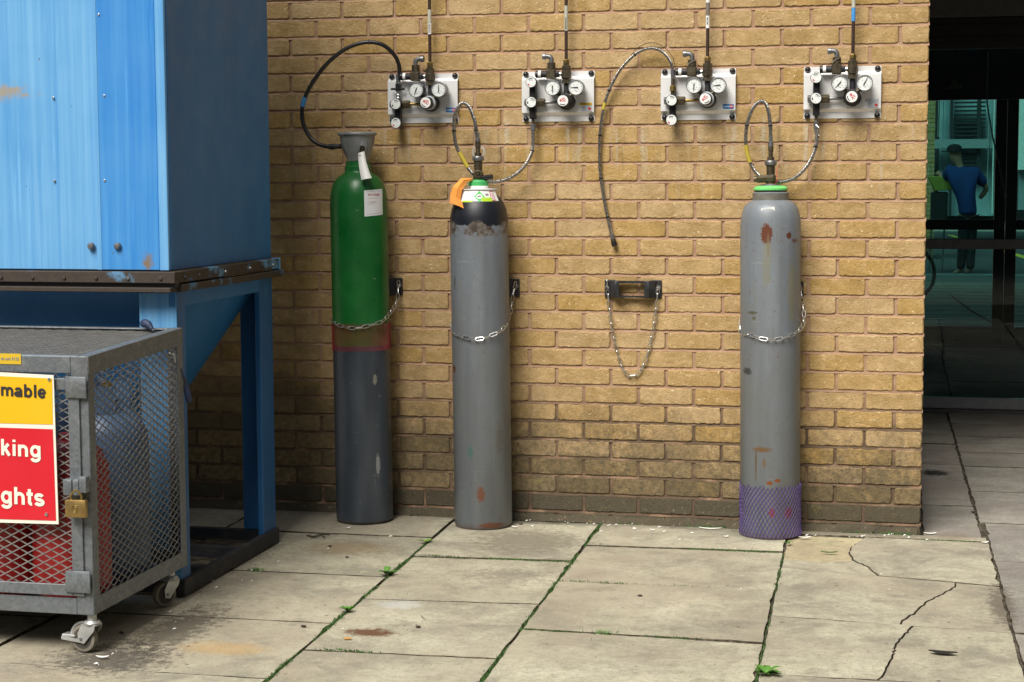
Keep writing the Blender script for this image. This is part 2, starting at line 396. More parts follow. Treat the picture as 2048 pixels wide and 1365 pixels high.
def text(name, s, size, mat, parent, origin, xdir, updir, align='LEFT', off=0.0, ext=.0004, shear=0, fn=None):
    cu = bpy.data.curves.new(name, 'FONT'); cu.body = s; cu.size = size; cu.align_x = align; cu.offset = off; cu.extrude = ext; cu.shear = shear; cu.resolution_u = 3
    to = bpy.data.objects.new(name, cu); COL.objects.link(to)
    dg = bpy.context.evaluated_depsgraph_get(); me = bpy.data.meshes.new_from_object(to.evaluated_get(dg))
    bpy.data.objects.remove(to); bpy.data.curves.remove(cu)
    x = Vector(xdir).normalized(); u = Vector(updir).normalized(); n = x.cross(u); o = Vector(origin)
    for v in me.vertices: v.co = fn(v.co) if fn else o+x*v.co.x+u*v.co.y+n*v.co.z
    me.materials.clear(); me.materials.append(M[mat]); me.name = name
    return link(name, me, parent)
def spline(pts, n=8):
    pts = [Vector(p) for p in pts]; P = [pts[0]*2-pts[1]]+pts+[pts[-1]*2-pts[-2]]; out = []
    for i in range(1, len(P)-2):
        for k in range(n):
            t_ = k/n; a, b, c, d = P[i-1:i+3]
            out.append(.5*((2*b)+(c-a)*t_+(2*a-5*b+4*c-d)*t_*t_+(3*b-a-3*c+d)*t_**3))
    out.append(pts[-1]); return out
def resample(pts, step):
    out = [pts[0].copy()]; acc = 0
    for a, b in zip(pts, pts[1:]):
        L = (b-a).length; d = step-acc
        while d <= L: out.append(a.lerp(b, d/L)); d += step
        acc = (acc+L) % step
    return out

def thicken(bm, th):
    bm.normal_update(); src = list(bm.faces); bd = [e_ for e_ in bm.edges if len(e_.link_faces) == 1]
    mp = {v: bm.verts.new(v.co-v.normal*th) for v in list(bm.verts)}
    for f in src: bm.faces.new([mp[v] for v in reversed(f.verts)])
    for e_ in bd:
        a_, b_ = e_.verts; bm.faces.new((b_, a_, mp[a_], mp[b_]))
# ------------------------------------------------------------------ ground
g = MB(); g.quad((-400, -400, -.045), (400, -400, -.045), (400, 400, -.045), (-400, 400, -.045)).build('ground', 'concrete', smooth=None, kind='structure')
soil = MB(); soil.quad((-5.2, -5.5, -.008), (3.4, -5.5, -.008), (3.4, 8.1, -.008), (-5.2, 8.1, -.008)); soil.build('joint_soil', 'soil', smooth=None, kind='structure')

pav = thing('pavement', '', ''); del pav['label']; del pav['category']; pav['kind'] = 'structure'
def ragged(poly, amp=.003, step=.05):
    out = []
    for i, a in enumerate(poly):
        b = poly[(i+1) % len(poly)]; d = Vector((b[0]-a[0], b[1]-a[1])); L = d.length; n = max(1, int(L/step)); nn = Vector((d.y, -d.x))/max(L, 1e-6)
        for k in range(n):
            t_ = k/n; j = rnd.uniform(-amp, amp) if k else 0
            if k and rnd.random() < .06: j -= amp*2
            out.append(Vector((a[0]+d.x*t_, a[1]+d.y*t_))+nn*j)
    return out
def inset(poly, g):
    n = len(poly); out = []
    for i in range(n):
        p, a, b = Vector(poly[i]), Vector(poly[i-1]), Vector(poly[(i+1) % n])
        d1 = (p-a).normalized(); d2 = (b-p).normalized(); n1 = Vector((-d1.y, d1.x)); n2 = Vector((-d2.y, d2.x))
        m = (n1+n2); m = m/max(.3, m.length_squared/2) if m.length > 1e-6 else n1
        out.append(p+m*g)
    return out
def slab(poly, mat='slab', gap=.0045, top=None, name='paving_slab', tilt=.002):
    area = sum(poly[i][0]*poly[(i+1) % len(poly)][1]-poly[(i+1) % len(poly)][0]*poly[i][1] for i in range(len(poly)))
    if area < 0: poly = poly[::-1]
    o_ = ragged(inset([Vector(p) for p in poly], gap)); i_ = inset(o_, .0022)
    z = rnd.uniform(-.003, .002) if top is None else top; tx, ty = rnd.uniform(-tilt, tilt), rnd.uniform(-tilt, tilt)
    c = sum((Vector(p) for p in poly), Vector((0, 0)))/len(poly)
    Z = lambda p: z+(p.x-c.x)*tx+(p.y-c.y)*ty
    bm = bmesh.new(); A = [bm.verts.new((p.x, p.y, Z(p))) for p in i_]; B = [bm.verts.new((p.x, p.y, Z(p)-.005)) for p in o_]; C_ = [bm.verts.new((p.x, p.y, -.042)) for p in o_]
    bm.faces.new(A); A, B = list(A), list(B)
    for X, Y in ((A, B), (B, C_)):
        for k in range(len(X)): bm.faces.new((X[k], Y[k], Y[(k+1) % len(X)], X[(k+1) % len(X)]))
    for f in bm.faces:
        if len(f.verts) == 4 and f.verts[0] not in A or f.verts[1] in B: f.material_index = 1
    m = MB(); m.bm.free(); m.bm = bm
    o = m.build(name, mat, pav, smooth=None); o.data.materials.append(M['joint_dirt']); return o
lin = lambda a, b: (lambda y: a+(b-a)*(-y/2.4))
XA, XB, XC, XD = lin(-1.885, -1.822), lin(-1.275, -1.224), lin(-.515, -.466), lin(.252, .268)
XL, XR = (lambda y: -2.75), (lambda y: .875)
def column(xl, xr, cuts, mat='slab', skip=()):
    for i, (a, b) in enumerate(zip(cuts, cuts[1:])):
        if i in skip: continue
        slab([(xl(a[0]), a[0]), (xl(b[0]), b[0]), (xr(b[1]), b[1]), (xr(a[1]), a[1])], mat)
pr = lambda *v: [x if isinstance(x, tuple) else (x, x) for x in v]
column(lambda y: -3.65, XL, pr(-.02, -.6, -1.25, -1.9, -2.5, -3.15, -3.8))
column(lambda y: -4.5, lambda y: -3.65, pr(-.02, -.4, -1.1, -1.8, -2.45, -3.1, -3.8))
column(XL, XA, pr(-.012, (-.437, -.43), (-1.126, -1.122), (-1.795, -1.782), -2.414, -3.06, -3.7))
column(XA, XB, pr(-.012, (-.10, -.068), (-.774, -.737), (-1.449, -1.403), (-2.105, -2.079), -2.75, -3.4))
column(XB, XC, pr(-.012, (-.452, -.421), (-1.067, -1.047), (-1.731, -1.751), -2.4, -3.05, -3.7))
column(XC, XD, pr(-.012, (-.082, -.10), (-.69, -.835), (-1.407, -1.463), (-2.083, -2.068), -2.72, -3.4), skip=(1, 2, 3))
column(XD, XR, pr(.31, -.421, -.893, -1.48, -2.1, -2.7, -3.4), 'slab_grey')
column(XR, lambda y: 1.5, pr(.31, -.3, -.95, -1.6, -2.2, -2.9), 'slab_grey'); column(lambda y: 1.5, lambda y: 2.2, pr(.31, -.4, -1.05, -1.7, -2.4), 'slab_grey')
XE = lambda y: .2355-.013*max(0, y)
column(lambda y: .004, XE, pr(3.78, 3.1, 2.45, 1.78, 1.32, .656, -.098), 'slab_grey')
column(XE, lambda y: .9, pr(3.78, 3.25, 2.75, 2.2, 1.75, 1.05, .31), 'slab_grey')
column(lambda y: .9, lambda y: 1.6, pr(3.78, 3.1, 2.45, 1.78, 1.1, .31), 'slab_grey')
column(lambda y: -.4, lambda y: .23, pr(8.0, 7.3, 6.6, 5.9, 5.2, 4.5, 3.9), 'slab_grey'); column(lambda y: .23, lambda y: .95, pr(8.0, 7.45, 6.8, 6.1, 5.4, 4.7, 3.9), 'slab_grey')
# broken slabs between joints C and D: real pieces along the cracks
def gp(*q, jag=.0038):
    P_ = [Vector(gr(*a)[:2]) for a in q]; out = [tuple(P_[0])]
    for a, b in zip(P_, P_[1:]):
        n = max(2, int((b-a).length/.018)); d = (b-a).normalized()
        for k in range(1, n+1):
            j = rnd.uniform(-jag, jag) if k < n else 0; out.append(tuple(a.lerp(b, k/n)+Vector((-d.y, d.x))*j))
    return out
ckA = gp((1729, 1076), (1704, 1092), (1699, 1107), (1708, 1121)); ckB = gp((1708, 1121), (1738, 1135), (1757, 1152)); pl_ = gp((1708, 1121), (1640, 1124), (1575, 1119))
y0, y1 = (-.082, -.10), (-.69, -.835)
e = lambda x, L_, R_: L_[1]+(R_[1]-L_[1])*(x-L_[0])/(R_[0]-L_[0])
corner = lambda yy: ((XC(yy[0]), yy[0]), (XD(yy[1]), yy[1]))
(tl, tr), (bl, brr), (bl2, br2), (bl3, br3) = corner(y0), corner(y1), corner((-1.407, -1.463)), corner((-2.083, -2.068))
topc = (ckA[0][0], e(ckA[0][0], tl, tr)); botc = (ckB[-1][0], e(ckB[-1][0], bl, brr)); pL = (XC(pl_[-1][1]), pl_[-1][1])
slab([topc]+ckA[1:]+ckB[1:-1]+[botc, brr, tr], gap=.0008, top=0)
slab([tl, pL]+pl_[-2:0:-1]+ckA[:0:-1]+[topc], 'patch', gap=.0008, top=-.004)
slab([pL, bl, botc]+ckB[-2::-1]+pl_[1:-1], gap=.0008, top=-.002)
ck2 = gp((1912, 1171), (1888, 1186), (1850, 1205), (1830, 1225), (1801, 1243))
t2 = (ck2[0][0], e(ck2[0][0], bl, brr)); b2 = (ck2[-1][0], e(ck2[-1][0], bl2, br2))
slab([bl, bl2, b2]+ck2[-2:0:-1]+[t2], gap=.0009, top=-.001); slab([t2]+ck2[1:-1]+[b2, br2, brr], gap=.0009, top=-.003)
ck3 = gp((1827, 1250), (1795, 1285), (1785, 1310), (1772, 1340), (1755, 1361))
t3 = (ck3[0][0], e(ck3[0][0], bl2, br2)); b3 = (ck3[-1][0], e(ck3[-1][0], bl3, br3))
slab([bl2, bl3, b3]+ck3[-2:0:-1]+[t3], gap=.0009, top=0); slab([t3]+ck3[1:-1]+[b3, br3, br2], gap=.0009, top=-.002)

# ------------------------------------------------------------------ brick wall
wall = thing('brick_wall', 'tan brick wall with red mortar and dark bottom course behind the gas cylinders', 'wall', (-2.6, .1, 0))
Z0, CO, BL = .115, .075, .225
def brick_mesh(L, seed, H=.0645, D=.10, notch=False):
    q = random.Random(seed); bm = bmesh.new(); nx = max(6, int(L/.0115)); nz = 4
    c = .0032
    def outline(k):
        pts = []
        j = lambda: q.uniform(-.0019, .0017)
        for i in range(nx+1): pts.append((-L/2+L*i/nx, -H/2+j()+(-.0006)))
        for i in range(1, nz): pts.append((L/2+j()*.8, -H/2+H*i/nz))
        for i in range(nx, -1, -1): pts.append((-L/2+L*i/nx, H/2+j()))
        for i in range(nz-1, 0, -1): pts.append((-L/2+j()*.8, -H/2+H*i/nz))
        return pts
    o_ = outline(0); rc = [q.uniform(.002, .009) for _ in range(4)]
    def rounded(p):
        x, z = p; k = (x > 0)+2*(z > 0); r = rc[k]; dx = L/2-abs(x); dz = H/2-abs(z)
        if dx < r and dz < r:
            v = Vector((r-dx, r-dz)); l = v.length
            if l > r: v *= r/l; x = math.copysign(L/2-r+v.x, x); z = math.copysign(H/2-r+v.y, z)
        return x, z
    o_ = [rounded(p) for p in o_]
    fr = [bm.verts.new((x*(1-2*c/L), -.0006+q.uniform(-.0006, .0006), z*(1-2*c/H))) for x, z in o_]
    md = [bm.verts.new((x, c*.75, z)) for x, z in o_]; bk = [bm.verts.new((x, D, z)) for x, z in o_]
    bm.faces.new(fr); n = len(o_)
    for A, B in ((fr, md), (md, bk)):
        for k in range(n): bm.faces.new((A[k], A[(k+1) % n], B[(k+1) % n], B[k]))
    m = MB(); m.bm.free(); m.bm = bm
    return m
full = [brick_mesh(.2145, 100+i).mesh('brick_full', None, None) for i in range(14)]
half = [brick_mesh(.102, 200+i).mesh('brick_half', None, None) for i in range(6)]
full_d = [m.copy() for m in full[:6]]; half_d = [m.copy() for m in half[:3]]
for m in full+half: m.materials.append(M['brick'])
for m in full_d+half_d: m.materials.append(M['dark_brick'])
rest = bmesh.new(); restd = bmesh.new(); nparts = 0
def near_cam(x, z): return z < 2.075 and x > -2.28 and z > .03
for row in range(-2, 44):
    zc = Z0+CO*row+CO/2; odd = row % 2
    xs = [(-.1125-BL*k, 'f') for k in range(26)] if odd else [(-.054, 'h')]+[(-.225-BL*k, 'f') for k in range(26)]
    for x, kd in xs:
        dk = row < 0; pool = (full_d if dk else full) if kd == 'f' else (half_d if dk else half)
        me = rnd.choice(pool); yy = rnd.uniform(-.0012, .0012); rot = rnd.uniform(-.003, .003)
        loc = Vector((x+(.0 if kd == 'f' else .0), yy, zc+rnd.uniform(-.0008, .0008)))
        mt = Matrix.Translation(loc) @ Matrix.Rotation(rot, 4, 'Y') @ Matrix.Diagonal((-1 if rnd.random() < .0 else 1, 1, 1, 1))
        if near_cam(x, zc) and nparts < 300:
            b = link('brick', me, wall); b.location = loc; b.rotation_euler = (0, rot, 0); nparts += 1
        else:
            tgt = restd if dk else rest; n0 = len(tgt.verts); tgt.from_mesh(me); tgt.verts.ensure_lookup_table()
            bmesh.ops.transform(tgt, matrix=mt, verts=tgt.verts[n0:])
# return of the wall towards the entrance: stretchers seen end-on
for row in range(-2, 32):
    zc = Z0+CO*row+CO/2
    for k in range(17):
        y = .10+.006+BL*k+(.1125 if row % 2 else .1125+.1125); me = full[k % 6]; tgt = restd if row < 0 else rest; n0 = len(tgt.verts); tgt.from_mesh(me); tgt.verts.ensure_lookup_table()
        bmesh.ops.transform(tgt, matrix=Matrix.Translation((-.002, y, zc)) @ Matrix.Rotation(R(90), 4, 'Z'), verts=tgt.verts[n0:])
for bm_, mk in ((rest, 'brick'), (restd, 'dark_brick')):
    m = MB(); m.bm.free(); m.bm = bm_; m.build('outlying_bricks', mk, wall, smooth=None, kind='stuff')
mo = MB(); mo.box((-6, .0085, -.04), (-.007, .35, 3.4)); mo.box((-.35, .02, -.04), (-.007, 3.95, 3.0))
core = mo.build('mortar_core', 'mortar', wall, smooth=None)
mj = bmesh.new()   # weather-struck bed joints: deep under the brick above, flush on the brick below
for row in range(-1, 44):
    z = Z0+CO*row; n = 150; prev = None
    for k in range(n+1):
        x = -6+5.998*k/n; j = rnd.uniform(-.0012, .0012)
        a = mj.verts.new((x, .0070+j, z+.0080)); b_ = mj.verts.new((x, .0006+j*.7, z-.0062)); 
        if prev: mj.faces.new((prev[1], b_, a, prev[0]))
        prev = (a, b_)
m = MB(); m.bm.free(); m.bm = mj; m.build('bed_joints', 'mortar', wall, smooth=None)
pjm = MB()
for row in range(-2, 44):
    z = Z0+CO*row
    for k in range(27):
        x = -BL*k-(0 if row % 2 else .1125)+.0 - (0.0 if row % 2 else -.0035)
        if x > -.02: continue
        pjm.box((x-.0068, .0035+rnd.uniform(-.001, .001), z-.004), (x+.0068, .02, z+CO-.002))
pjm.build('perpend_joints', 'mortar', wall, smooth=None)
# concrete haunching at the foot of the wall
hm = bmesh.new(); prev = None
for k in range(121):
    x = -6+5.985*k/120; a = hm.verts.new((x, -.003, .030+rnd.uniform(-.004, .004))); b_ = hm.verts.new((x, -.018-.012*mnoise.noise((x*3, 0, 0))+rnd.uniform(-.004, .004), .0))
    if prev: hm.faces.new((prev[1], b_, a, prev[0]))
    prev = (a, b_)
m = MB(); m.bm.free(); m.bm = hm; m.build('mortar_fillet', 'dark_brick', wall, smooth=None)

# ------------------------------------------------------------------ entrance recess, doors and lobby
DY, FY = 3.796, 8.149
ov = thing('building_overhang', 'dark upper storey and soffit over the recessed glazed entrance', 'building', (2, 2, 2.4))
MB().box((.0, .95, 2.46), (5.2, 3.9, 3.4)).build('upper_storey', 'interior', ov, smooth=None)
MB().box((.003, .92, 2.42), (5.2, .945, 3.4)).build('fascia', 'header_grey', ov, smooth=None)
MB().box((3.4, .02, 0), (3.6, 3.9, 2.458)).build('unseen_dimming_wall', 'header_grey', ov, smooth=None)  # unseen end wall, put in to darken the recess
MB().box((4.2, -14, 0), (9, 0, 8)).build('side_wing', 'light_block_grey', ov, smooth=None)  # unseen mass added right of the yard to cut low sky light
MB().box((-14, -21, 0), (9, -16, 8)).build('opposite_sky_block', 'light_block_grey', ov, smooth=None)  # likewise added behind the camera, out of view, to block sky light
MB().box((-7, 1.75, 3.41), (6, 8.1, 15)).build('upper_shade_block', 'light_block_grey', ov, smooth=None)  # hidden bulk added and sized to throw shade on the far street
dr = thing('entrance_door', 'dark framed glass entrance door with grey rails right of the brick wall', 'door', (.6, DY, 0))
for z0_, z1_, y_, k in ((2.338, 2.456, -.05, 'header_grey'), (2.155, 2.334, -.02, 'dark_frame'), (2.262, 2.30, -.03, 'interior'), (2.19, 2.225, -.035, 'interior')):
    MB().box((.0, DY+y_, z0_), (3.39, DY+.05+y_*.3, z1_), .002).build('header_panel', k, dr, smooth=None)
MB().box((-.05, DY-.02, .976), (3.39, DY+.03, 1.036), .003).build('mid_rail', 'frame_grey', dr)
MB().box((-.05, DY-.03, .020), (3.39, DY+.03, .086), .003).build('bottom_rail', 'rail_pale', dr)
MB().box((-.05, DY-.09, .0), (3.39, DY+.04, .017), .002).build('threshold', 'header_grey', dr)
for x in (-.05, 1.05, 2.2): MB().box((x, DY-.022, .088), (x+.06, DY+.032, 2.153), .003).build('stile', 'dark_frame', dr)
for za, zb in ((.087, .975), (1.037, 2.154)):
    for xa, xb in ((.011, 1.049), (1.111, 2.199)): MB().box((xa, DY, za), (xb, DY+.008, zb)).build('pane', 'door_glass', dr, smooth=None)
lob = thing('lobby', '', '', (.8, 6, 0)); del lob['label']; del lob['category']; lob['kind'] = 'structure'
MB().box((-.46, DY+.06, 2.3), (3.2, FY+.05, 2.42)).build('ceiling', 'interior', lob, smooth=None)
MB().box((-.5, 3.96, 0), (-.42, FY+.05, 2.3)).build('wall', 'interior', lob, smooth=None)
MB().box((3.1, DY+.06, 0), (3.2, FY+.05, 2.3)).build('wall', 'interior', lob, smooth=None)
MB().box((.96, 3.92, -.03), (3.1, FY, -.004)).build('floor', 'slab_grey', lob, smooth=None)
fd = thing('far_door', 'dark framed teal glass double door at the far end of the lobby', 'door', (.74, FY, 0))
MB().box((-.42, FY-.02, 2.04), (3.1, FY+.05, 2.3)).build('head', 'dark_frame', fd, smooth=None)
for xa, xb in ((.65, .738), (.742, .83), (-.42, -.3), (1.6, 1.75), (3.0, 3.1)): MB().box((xa, FY-.02, .0), (xb, FY+.04, 2.038), .003).build('stile', 'dark_frame', fd)
for xa, xb in ((-.298, .648), (.832, 1.598), (1.752, 2.998)):
    MB().box((xa, FY-.018, .0), (xb, FY+.038, .155), .003).build('bottom_rail', 'dark_frame', fd)
    MB().box((xa, FY-.018, .963), (xb, FY+.038, 1.047), .003).build('mid_rail', 'dark_frame', fd)
    for za, zb in ((.156, .962), (1.048, 2.037)): MB().box((xa, FY, za), (xb, FY+.008, zb)).build('pane', 'tinted_glass', fd, smooth=None)
cordp = spline([at(1974, 205, 6.2), at(1981, 250, 6.2), at(1990, 295, 6.15), at(2000, 340, 6.1), at(2007, 380, 6.05), at(2012, 412, 6.0)], 6)
tag(MB().tube([Vector((cordp[0].x, 6.2, 2.3))]+cordp, .0055, 6).build('hanging_cord', 'white', None), 'thin white cord hanging inside the dark glazed lobby', 'cord')
lp = at(1908, 165, 5.6)
lam = thing('pendant_lamp', 'small yellow green lamp shade hanging in the dark lobby', 'lamp', (lp.x, 5.6, lp.z))
MB().lathe([(.062, 0), (.035, .05), (.012, .07), (.0, .072)], 20, lp-Vector((0, 0, .04)), cap=False).build('shade', 'barrow_lime', lam)
MB().cyl(lp+Vector((0, 0, .03)), (lp.x, lp.y, 2.3), .004, n=6).build('flex', 'black', lam)

# ------------------------------------------------------------------ the far side of the building
MB().box((-20, 8.25, -.043), (22, 17.2, -.001)).build('far_pavement', 'concrete', None, None, kind='structure')
fj = MB()
for k in range(14): fj.box((-8, 8.9+k*.62, -.0005), (12, 8.915+k*.62, .0015))
fj.tube([(.95, 8.4, .001), (.62, 12.0, .001), (.48, 14.4, .001)], .012, 4)
fj.build('paving_joint', 'soil', bpy.data.objects['far_pavement'], None, kind='stuff')
MB().box((-20, 17.2, -.04), (22, 17.45, .10), .01).build('kerb', 'far_cladding', None, None, kind='structure')
MB().box((-20, 17.46, -.04), (22, 40, -.012)).build('road', 'asphalt', None, None, kind='structure')
rd = bpy.data.objects['road']
MB().quad((2.0, 24, -.008), (2.18, 24, -.008), (-.4+1.5, 37, -.008), (-.55+1.5, 37, -.008)).build('yellow_line', 'road_yellow', rd, None)
FB = 30.0
fb = thing('far_building', 'glazed office building with louvres beyond the road, seen through the doors', 'building', (1.5, FB, 0))
def fpx(u0, v0, u1, v1, y, d, mk, nm, bev=0):
    a, b = at(u0, v1, y), at(u1, v0, y); MB().box((a.x, y, a.z), (b.x, y+d, b.z)).build(nm, mk, fb, None)
fpx(1700, -300, 2300, 445, FB+.9, .3, 'far_dark', 'wall')
fpx(1876, 198, 1995, 432, FB+.6, .05, 'far_glass', 'glazing')
fpx(1800, 278, 2000, 298, FB, .4, 'far_cladding', 'floor_band')
for u0, u1 in ((1883, 1888), (1897, 1908)): fpx(u0, 150, u1, 432, FB+.1, .3, 'far_dark', 'mullion')
for u0, u1 in ((1974, 1980), (1983, 1991)): fpx(u0, 150, u1, 428, FB-.1, .3, 'far_pale', 'column')
for k in range(9): fpx(1909, 203+k*8.3, 1972, 207+k*8.3, FB+.2, .2, 'far_dark', 'louvre')
for k in range(6): fpx(1920, 306+k*7.5, 1960, 310+k*7.5, FB+.2, .2, 'far_dark', 'louvre')
fpx(1952, 200, 1963, 345, FB+.15, .2, 'far_dark', 'post')
for u in (1876, 1879): fpx(u, 200, u+1, 275, FB+.05, .2, 'far_pale', 'window_bar')
fpx(2036, 120, 2120, 340, FB-.4, .3, 'far_pale', 'panel')
fpx(2036, 340, 2120, 420, FB-.2, .3, 'far_cladding', 'plinth')
pier = thing('far_brick_pier', 'yellow brick pier beyond the lobby beside the wall corner', 'wall', (-.2, 24, 0))
a, b = at(1800, 362, 24), at(1873, 100, 24)
for k in range(int((b.z-.0)/.075)): MB().box((a.x, 24, k*.075), (b.x, 24.5, k*.075+.066)).build('brick_course', 'brick', pier, None)
MB().box((a.x, 24.008, 0), (b.x-.01, 24.5, b.z)).build('mortar', 'mortar', pier, None)

# person in blue beyond the lobby
PY = 19.3
def pp(u, v, dy=0.0): return at(u, v, PY+dy)
def skin(name, nodes, edges, mat, parent, sub=2):
    me = bpy.data.meshes.new(name); me.from_pydata([tuple(n[0]) for n in nodes], edges, []); me.materials.append(M[mat])
    o = link(name, me, parent)
    md = o.modifiers.new('Skin', 'SKIN'); md.use_smooth_shade = True
    if not me.skin_vertices: 
        bm = bmesh.new(); bm.from_mesh(me); bm.verts.layers.skin.verify(); bm.to_mesh(me); bm.free()
    for sv, n in zip(me.skin_vertices[0].data, nodes): sv.radius = n[1] if isinstance(n[1], tuple) else (n[1], n[1])
    me.skin_vertices[0].data[0].use_root = True
    ss = o.modifiers.new('Sub', 'SUBSURF'); ss.levels = sub; ss.render_levels = sub
    return o
per = thing('person', 'person in blue polo shirt and black cap leaning on a yellow cart beyond the lobby', 'person', tuple(pp(1932, 550)))
hip = pp(1936, 420); chest = pp(1927, 362); neck = pp(1918, 331); head = pp(1910, 312)
shL, shR = pp(1900, 342, .05), pp(1952, 346, .05); elL, elR = pp(1889, 362, .22), pp(1974, 378, .12); haL, haR = pp(1879, 346, .35), pp(1959, 398, .16)
knL, knR = pp(1926, 478, -.02), pp(1943, 478, .03); anL, anR = pp(1921, 541, .05), pp(1940, 541, .02)
toL, toR = anL+Vector((-.10, .08, -.07)), anR+Vector((-.09, .1, -.07))
body = skin('body', [(hip, (.105, .085)), (chest, (.12, .09)), (neck, .055), (head, (.085, .1)), (pp(1908, 300), (.07, .085)), (shL, .065), (elL, .043), (haL, .034), (shR, .065), (elR, .043), (haR, .034),
     (pp(1929, 432), .09), (knL, .06), (anL, .042), (toL, .035), (pp(1943, 432), .09), (knR, .06), (anR, .042), (toR, .035),
     (haL+Vector((-.06, .03, -.02)), .016), (haL+Vector((-.03, .06, .02)), .014)],
    [(0, 1), (1, 2), (2, 3), (3, 4), (1, 5), (5, 6), (6, 7), (1, 8), (8, 9), (9, 10), (0, 11), (11, 12), (12, 13), (13, 14), (0, 15), (15, 16), (16, 17), (17, 18), (7, 19), (7, 20)], 'skin', per)
skin('polo_shirt', [(chest, (.21, .15)), (hip.lerp(chest, .5), (.19, .14)), (hip+Vector((0, 0, -.02)), (.185, .14)), (hip+Vector((0, 0, -.09)), (.185, .14)), (chest.lerp(neck, .75), (.10, .09)), (shL, .10), (shL.lerp(elL, .8), .075), (shR, .10), (shR.lerp(elR, .8), .075)],
     [(0, 1), (1, 2), (2, 3), (0, 4), (0, 5), (5, 6), (0, 7), (7, 8)], 'polo', per)
skin('trousers', [(hip+Vector((0, 0, .02)), (.165, .12)), (pp(1929, 434), .105), (knL, .077), (anL, .066), (pp(1943, 434), .105), (knR, .077), (anR, .066)], [(0, 1), (1, 2), (2, 3), (0, 4), (4, 5), (5, 6)], 'trousers', per)
for a_, t_ in ((anL, toL), (anR, toR)): skin('shoe', [(a_+Vector((0, 0, -.02)), .055), (a_+Vector((0, 0, -.055)), .05), (t_, .045)], [(0, 1), (1, 2)], 'black', per)
hc = pp(1909, 303)
cp = MB(); cp.lathe([(.112, -.01), (.113, .03), (.095, .075), (.05, .10), (0, .105)], 20, hc, cap=False); cp.box((-.19, -.06, -.006), (-.08, .08, .006), .004, Matrix.Translation(hc) @ Matrix.Rotation(R(-40), 4, 'Z')); cp.build('cap', 'cap', per)
bw = thing('hand_cart', 'yellow green hand cart on thin legs beside the person in blue', 'cart', tuple(gr(1880, 540)))
a, b = at(1855, 380, PY+.1), at(1904, 353, PY+.1)
MB().prism([(a.x, PY+.1, b.z), (b.x, PY+.1, b.z), (b.x, PY+.1, a.z), (a.x+.1, PY+.1, a.z-.02)], (0, .5, 0), .01).build('tray', 'barrow_lime', bw)
for u in (1862, 1888): MB().tube([at(u+4, 384, PY+.3), at(u, 470, PY+.3), Vector((at(u, 470, PY+.3).x-.02, PY+.3, -.01))], .014, 6).build('leg', 'grey_metal', bw)
MB().box((a.x+.05, PY+.12, a.z-.55), (b.x-.05, PY+.55, a.z-.03), .02).build('box', 'far_dark', bw)
bk = thing('bicycle', 'parked bicycle showing at the wall corner through the doors', 'bicycle', (-.05, 13, 0))
wc = at(1811, 543, 13.0); 
def ring(c, r, rw, nrm, n=28, m=6):
    c = Vector(c); nrm = Vector(nrm).normalized(); x = nrm.orthogonal().normalized(); y = nrm.cross(x); b_ = bmesh.new(); rs = []
    for i in range(n):
        a_ = 2*math.pi*i/n; d = x*math.cos(a_)+y*math.sin(a_)
        rs.append([b_.verts.new(c+d*(r+rw*math.cos(2*math.pi*k/m))+nrm*rw*math.sin(2*math.pi*k/m)) for k in range(m)])
    for i in range(n):
        for k in range(m): b_.faces.new((rs[i][k], rs[(i+1) % n][k], rs[(i+1) % n][(k+1) % m], rs[i][(k+1) % m]))
    m_ = MB(); m_.bm.free(); m_.bm = b_; return m_
for dx in (0, -1.02):
    c_ = Vector((wc.x+dx, 13, .335)); wh = ring(c_, .315, .02, (.1, 1, 0)).build('wheel', 'rubber', bk)
    sp = MB()
    for k in range(14): sp.tube([c_, c_+Vector((math.cos(k*math.pi/7), 0, math.sin(k*math.pi/7)))*.305], .0022, 4)
    sp.build('spokes', 'chrome', wh)
w0, w1 = Vector((wc.x, 13, .335)), Vector((wc.x-1.02, 13, .335)); bbk = Vector((wc.x-.58, 13, .3)); st = Vector((wc.x-.70, 13, .86)); hd = Vector((wc.x-.16, 13, .85))
fr_ = MB()
for p_, q_ in ((w0, hd), (hd, bbk), (hd, st), (bbk, st), (w1, st), (w1, bbk)): fr_.cyl(p_, q_, .016, n=8)
fr_.build('frame', 'black', bk); MB().box(st+Vector((-.13, -.06, .04)), st+Vector((.12, .06, .09)), .02).build('saddle', 'black', bk)
MB().cyl(hd+Vector((.02, -.28, .12)), hd+Vector((.02, .28, .12)), .013, n=8).build('handlebar', 'black', bk)

# ------------------------------------------------------------------ blue hopper
HX, HYF, HYB = -2.455, -1.585, -.637
hp = thing('dust_hopper', 'tall faded blue metal hopper on legs beside the brick wall', 'hopper', (-3.0, -1.1, 0))
HXL = -4.9; zb = 1.105; zt = 3.0
MB().box((HXL, HYF+.012, zb), (HX-.004, HYB, zt)).build('body', 'blue_side_shaded', hp, None)
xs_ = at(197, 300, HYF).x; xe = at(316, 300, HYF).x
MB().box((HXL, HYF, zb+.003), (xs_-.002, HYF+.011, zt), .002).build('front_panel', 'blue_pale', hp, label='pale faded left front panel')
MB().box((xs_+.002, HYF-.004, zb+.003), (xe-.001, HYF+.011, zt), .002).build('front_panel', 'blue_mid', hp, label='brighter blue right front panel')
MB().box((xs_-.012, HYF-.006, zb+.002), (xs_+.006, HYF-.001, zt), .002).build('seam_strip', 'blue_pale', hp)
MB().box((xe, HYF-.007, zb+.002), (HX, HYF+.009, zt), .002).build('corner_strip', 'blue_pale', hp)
MB().box((HX-.004, HYF+.011, zb+.002), (HX+.002, HYB+.003, zt), .0015).build('side_panel', 'blue_side_shaded', hp)
